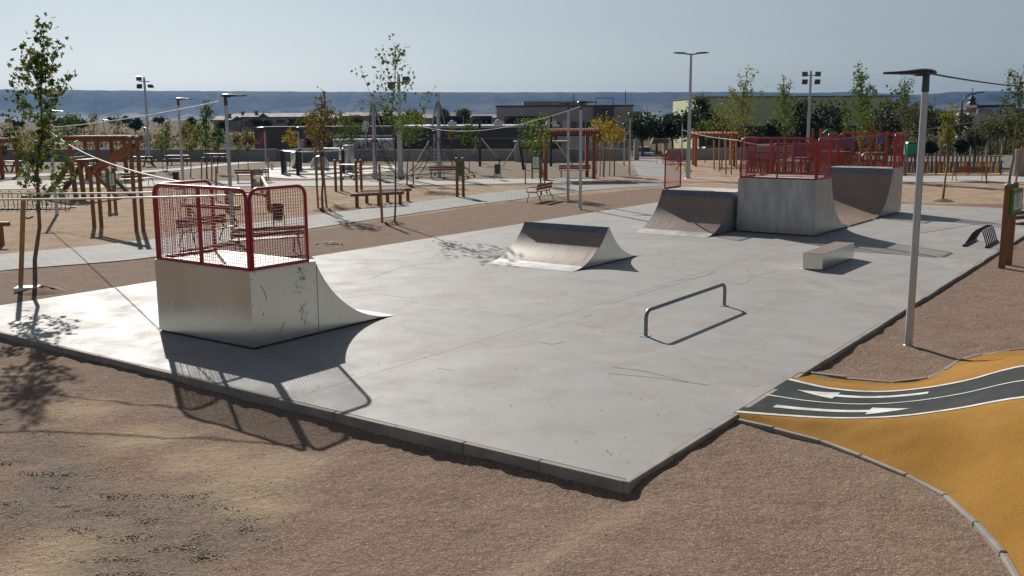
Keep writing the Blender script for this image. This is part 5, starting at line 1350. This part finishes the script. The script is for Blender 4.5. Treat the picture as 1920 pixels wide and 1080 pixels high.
# sloping road with guard rail and yard at the right
flat('yard', [(22, 88), (22, 66), (60, 66), (60, 88)], 'grey_yard', .06)
p = GG(1712, 296); q_ = Vector((GD(1710, 283, 84).x, 84, 0)); q_.z = gz(q_.x, 84)
t = thing('wheeled_bin', 'green recycling container behind the half pipe far corner', 'bin', q_)
MB().prism([(-.55, .1), (-.6, 1.2), (.6, 1.2), (.55, .1)], -.4, .4).build('body', 'litter_bin_green', t); MB().prism([(-.64, 1.2), (-.5, 1.36), (.5, 1.36), (.64, 1.2)], -.46, .46).build('lid', 'sign_green', t)
def guard(label, y, pxs, py, n):
    a, b = GD(pxs[0], py[0], y), GD(pxs[1], py[1], y); t = thing('guard_rail', label, 'guard rail', a); d = b - a
    MB().bar((0, 0, 0), d, .12, .3).build('rail', 'roof_white', t)
    for i in range(n): c_ = d * (i / (n - 1)); g_ = gz(a.x + c_.x, y) - a.z; MB().bar((c_.x, .1, min(-.4, g_)), (c_.x, .1, c_.z), .12).build('post', 'pole_grey', t)
guard('pale guard rail along the sloping road, upper line on the right', 140, (1740, 2000), (220, 214), 8)
guard('pale guard rail along the sloping road, lower line on the right', 118, (1706, 1880), (253, 268), 7)
def mesh_fence(label, pts, h):
    a = Vector(pts[0]); t = thing('post_fence', label, 'fence', a)
    for i, q_ in enumerate(pts): q_ = Vector(q_) - a; MB().tube([q_, q_ + Vector((0, 0, h))], .05, 6).build('post', 'pole_dark', t)
    m = MB()
    for z in (.4, .75, 1.0): m.tube([Vector(q_) - a + Vector((0, 0, h * z)) for q_ in pts], .014, 4)
    m.build('wire', 'pole_dark', t)
def gp(px, y): q_ = GD(px, 280, y); return (q_.x, y, gz(q_.x, y))
mesh_fence('row of dark fence posts with thin wires crossing the grey yard on the right', [gp(x, 90 - .01 * (x - 1790)) for x in range(1800, 1930, 14)], 2.3)
mesh_fence('dark wire fence on the slope above the yard, right of the near lamp', [gp(x, 120) for x in range(1730, 1990, 26)], 2.2)

# distant vegetation
VG = 'round dark trees on the dry field'
VD = [(-22, 236, 28), (35, 228, 20), (113, 222, 22), (136, 220, 20), (152, 225, 15), (210, 220, 13), (236, 220, 13), (254, 222, 19), (298, 219, 17), (20, 225, 18), (357, 220, 15), (420, 228, 16), (480, 222, 24), (502, 226, 12), (549, 222, 16), (575, 224, 14)]
NMS = ['at the left frame edge', 'left of the near tree', 'just right of the near tree crown', 'touching its twin right of the near tree', 'small and low beside the twins', 'left of the floodlight mast, the first', 'left of the floodlight mast, the second', 'nearest the floodlight mast', 'between mast and railing lamp', 'low behind the near tree', 'behind the railing lamp', 'under the brown house', 'largest, in front of the distant sheds', 'small, in front of the distant sheds', 'round as a ball before the sheds', 'small, left of the browning trees']
for i, (x, ty, w) in enumerate(VD):
    y = [170, 230, 210, 220, 200, 260, 250, 190, 240, 300, 200, 190, 180, 210, 170, 180][i]; q_ = GD(x, 240, y); gy = gz(q_.x, y); by = PX((q_.x, y, gy))[1]
    tree('round dark tree on the dry field ' + NMS[i], (x, by), (x, ty), by - (by - ty) * .3, w * .6, 420, .55 if y > 180 else .45, 'leaf_dark', 200 + i, 'round', 'field_tree', group=VG, tr=.14, pos=(q_.x, y, gy))
MASS = [(1205, 212, 262, 30, 'leaf_pine', 100, 'dark dense tree right of the taupe building end'), (1262, 216, 258, 28, 'leaf_pine', 104, 'dark dense tree over the park gateway'), (1232, 228, 262, 22, 'leaf_dark', 103, 'low dark tree between the two over the gateway'), (1292, 210, 262, 26, 'leaf_pine', 102, 'dark tree behind the very tall double lamp'), (1314, 178, 250, 21, 'leaf_grey', 106, 'grey green tall tree at the left end of the olive building'), (1338, 206, 262, 22, 'leaf_dark', 104, 'blackish tree before the olive building left end'), (1502, 184, 262, 26, 'leaf_dark', 104, 'blackish tall tree before the olive building, left of the mast'), (1556, 192, 266, 32, 'leaf_dark', 103, 'blackish broad tree before the olive building, right of the mast'), (1655, 196, 272, 34, 'leaf_dark', 104, 'blackish tree at the right end of the olive building'), (1682, 170, 262, 30, 'leaf_scrub', 108, 'olive brown tall tree behind the slender tree'), (1725, 190, 262, 26, 'leaf_scrub', 112, 'olive tree partly behind the near lamp pole'), (1755, 206, 250, 24, 'leaf_pine', 130, 'round dark tree right of the near lamp pole'), (1800, 210, 252, 22, 'leaf_scrub', 138, 'scrubby tree left of the church'), (1858, 226, 262, 24, 'leaf_scrub', 112, 'scrubby tree below the canopy roof'), (1905, 214, 262, 28, 'leaf_scrub', 116, 'scrubby tree at the right edge below the canopy'), (1830, 245, 275, 22, 'leaf_scrub', 100, 'low scrub bush behind the grey yard'), (1802, 264, 284, 10, 'leaf_dark', 90, 'small round black green bush on the grey yard'), (1745, 268, 284, 10, 'leaf_dark', 88, 'low dark bush beside the green container'), (1450, 226, 262, 14, 'leaf_dark', 104, 'small dark tree between orange pergola group and half pipe')]
for i, (x, ty, cb, w, lm, y, lb) in enumerate(MASS):
    q_ = GD(x, 250, y); by = PX((q_.x, y, gz(q_.x, y)))[1]
    tree(lb, (x, by), (x, ty), min(cb, by - 4), w, 1300, .34, lm, 300 + i, 'round', 'dense_tree', group='dense trees beyond the park', tr=.2, pos=(q_.x, y, gz(q_.x, y)))
for i, (x, ty, cb, w, lm, y, lb) in enumerate(((625, 208, 242, 32, 'leaf_autumn', 118, 'rusty broad tree above the mural wall'), (575, 222, 245, 24, 'leaf_scrub', 112, 'olive bushy tree above the mural wall left part'), (668, 218, 242, 26, 'leaf_scrub', 114, 'olive bushy tree above the mural wall right part'), (715, 212, 242, 26, 'leaf_pine', 120, 'dark tree over the mural wall end'), (775, 206, 238, 18, 'leaf_scrub', 116, 'small olive tree over the left end of the hall'), (868, 202, 232, 14, 'leaf_scrub', 140, 'airy olive tree behind the hall roof'), (832, 204, 232, 12, 'leaf_scrub', 140, 'airy rusty tree behind the second net mast'))):
    q_ = GD(x, 250, y); by = PX((q_.x, y, gz(q_.x, y)))[1]
    tree(lb, (x, by), (x, ty), min(cb, by - 4), w, 900, .34, lm, 340 + i, 'round', 'dense_tree', group='dense trees beyond the park', tr=.18, pos=(q_.x, y, gz(q_.x, y)))
# scrub and dry grass, uncountable
sc = MB(); rg = random.Random(77)
for _ in range(1100):
    y = 90 + 240 * rg.random() ** 1.5; x = rg.uniform(-.56, -.14) * y if rg.random() < .75 else rg.uniform(.38, .56) * y
    z = gz(x, y); hh = rg.uniform(.06, .26) * (.7 + y / 300); w_ = rg.uniform(.1, .35) * (.6 + y / 200); a = rg.uniform(-.6, .6); l = rg.uniform(-.25, .25) * hh
    dx, dy = math.cos(a) * w_, math.sin(a) * w_
    sc.add([(x - dx * .5, y - dy * .5, z - .05), (x + dx * .5, y + dy * .5, z - .05), (x + dx * .35 + l, y + dy * .35, z + hh), (x - dx * .1 + l, y - dy * .1, z + hh * .6)], [(0, 1, 2, 3)])
sc.build('dry_grass', 'leaf_dry', kind='stuff', fix=False)
sc = MB()
for _ in range(900):
    y = rg.choice((128, 133, 150, 168)) + rg.gauss(0, 4); x = rg.uniform(.38, .58) * y if rg.random() < .75 else rg.uniform(-.5, -.2) * y
    z = gz(x, y); s_ = rg.uniform(.5, 1.1); hh = rg.uniform(.5, 2.0)
    for k in range(9): leaf(sc, Vector((x + rg.gauss(0, .8), y + rg.gauss(0, .8), z + hh * rg.random())), s_ * .6, rg, False)
sc.build('scrub', 'leaf_scrub', kind='stuff', fix=False)
sc = MB()
for _ in range(260):
    y = rg.uniform(300, 346); x = rg.uniform(-.6, .6) * y; s_ = y / 1820 * rg.uniform(1.0, 3.0); z = gz(x, y)
    for k in range(4): leaf(sc, Vector((x + rg.gauss(0, s_ * 1.6), y, z + s_ * .4 * rg.random())), s_ * 1.2, rg, False)
sc.build('distant_wood', 'leaf_pine', kind='stuff', fix=False)

# mesa on the horizon: table land with gullied slope and pale fields at its foot
TOP = [(-500, 166), (0, 168), (300, 170), (600, 172), (900, 173), (1200, 173), (1420, 172), (1480, 174), (1600, 172.5), (1690, 177), (1712, 178), (1745, 176), (1790, 172), (1850, 171), (1960, 171), (2400, 173)]
rows = []
for i in range(261):
    px = -620 + i * 12.2; ty = lerp_poly(TOP, px); ty += .35 * noise.noise((px * .05, 4, 0))
    r = []
    for j in range(34):
        f = j / 33; y = 2900 + 1750 * f
        q_ = GD(px, ty, 4300.); zt = q_.z
        g_ = noise.fractal((px * .018, f * 2.2, 2), 1.0, 2.0, 4)
        prof_ = .06 * sm(0, .3, f) + .26 * sm(.2, .62, f) + .68 * sm(.55, .82, f + .05 * g_)
        z = -32 + (zt + 32) * prof_ + (zt * .11 * g_ * sm(.15, .4, f) * sm(.82, .6, f)) + (rg.uniform(0, 2.2) if f > .78 and j < 29 else 0)
        if f > .97: z -= 30 * (f - .97) / .03
        r.append((q_.x * y / 4300 , y + 60 * g_, z))
    rows.append(r)
MB().sheet(rows).build('hills', 'far_hill', kind='structure', fix=False)

# ------------------------------------------------------------------ barrier tapes
def tape(label, a, da, b, db, sag, r=.014, m='tape', n=16):
    p, q_ = GD(*a, da), GD(*b, db); pts = []
    for i in range(n + 1): f = i / n; v = p.lerp(q_, f); v.z -= sag * 4 * f * (1 - f); pts.append(v - p)
    tag(MB().tube(pts, r, 6).build('barrier_tape', m), label, 'barrier tape', p, 0)
tape('upper white barrier tape stretched left from the quarter pipe railing', (-220, 357), 17.5, (286, 361), 16.0, .03)
tape('lower white barrier tape stretched left from the quarter pipe railing corner', (-260, 374), 15.2, (473, 365), 14.75, .03)
rc_ = W(2.15, 9.73, 2.46)
tape('white tape sagging from the lamp behind the near tree to the railing', (93, 246), 37, PX(rc_), rc_.y, .25, .015)
tape('white tape rising from the near tree lamp to the bench lamp head', (93, 239), 37, (411, 190), 29.2, .1, .016)
tape('long thin tape drooping from the lamp pair over the rope nets', (1088, 200), 37.6, (748, 222), 68, .9, .013, 'tape_dull')
tape('thin dark line from the near lamp neck to the right edge tree', (1738, 137), 14.6, (2010, 162), 38, .12, .014, 'rope')
tape('white tape from the half pipe railing corner past the near lamp to the right edge', (1541, 263), 33.5, (1930, 208), 46, .15, .016, 'tape_dull')
tape('thin tape from the gateway lamp to the half pipe railing', (1279, 243), 70, (1384, 263), 33.5, .1, .014, 'tape_dull')
tape('short tape between the railing panels of the half pipe', (1384, 263), 33.5, (1443, 272), 35.5, .05, .02)
tape('thin tape among the pergola posts on the left', (100, 268), 44, (150, 262), 60, .1, .02)

# ------------------------------------------------------------------ air, sky, sun, camera
m, nt, b = _nt('haze_air'); nt.nodes.remove(b)
pv = nt.nodes.new('ShaderNodeVolumePrincipled'); pv.inputs['Color'].default_value = (*HAZEC, 1); pv.inputs['Density'].default_value = HAZE; pv.inputs['Anisotropy'].default_value = .3
nt.links.new(pv.outputs[0], nt.nodes['Material Output'].inputs['Volume']); MATS['haze_air'] = m
MB().box((0, 2450, 70), (10400, 5100, 170)).build('haze', 'haze_air', kind='stuff')

SUN_EL, SUN_AZ = math.radians(30.5), math.radians(-22.0)
w = bpy.data.worlds.new('World'); S.world = w; w.use_nodes = True; nt = w.node_tree
sky = nt.nodes.new('ShaderNodeTexSky'); sky.sky_type = 'NISHITA'; sky.sun_disc = False
sky.sun_elevation = SUN_EL; sky.sun_rotation = SUN_AZ; sky.altitude = 600; sky.air_density = AIR; sky.dust_density = DUST; sky.ozone_density = OZ
hs = nt.nodes.new('ShaderNodeHueSaturation'); hs.inputs['Saturation'].default_value = SAT; nt.links.new(sky.outputs[0], hs.inputs['Color'])
bg = nt.nodes['Background']; nt.links.new(_mix(nt, 1., hs.outputs[0], TINT, 'MULTIPLY'), bg.inputs[0]); bg.inputs[1].default_value = SKY
L_ = bpy.data.lights.new('sun', 'SUN'); L_.energy = SUNE; L_.angle = math.radians(.53); L_.color = (1, .95, .875)
so = bpy.data.objects.new('sun', L_); COL.objects.link(so)
sd = Vector((math.sin(SUN_AZ) * math.cos(SUN_EL), math.cos(SUN_AZ) * math.cos(SUN_EL), math.sin(SUN_EL)))
so.rotation_euler = sd.to_track_quat('Z', 'Y').to_euler(); so.location = (0, 0, 30)
cd = bpy.data.cameras.new('camera'); co = bpy.data.objects.new('camera', cd); COL.objects.link(co)
cd.sensor_width = 36; cd.lens = 36 * FPX / 1920; cd.clip_start = .1; cd.clip_end = 30000
M = Matrix((CR, -CD, -FW)).transposed(); co.matrix_world = Matrix.Translation((0, 0, H)) @ M.to_4x4()
S.camera = co
S.view_settings.view_transform = 'Standard'; S.view_settings.look = 'None'; S.view_settings.exposure = EXPO; S.view_settings.gamma = 1
S.render.engine = 'CYCLES'; S.cycles.max_bounces = 6; S.cycles.diffuse_bounces = 3; S.cycles.transparent_max_bounces = 8
S.cycles.use_denoising = True
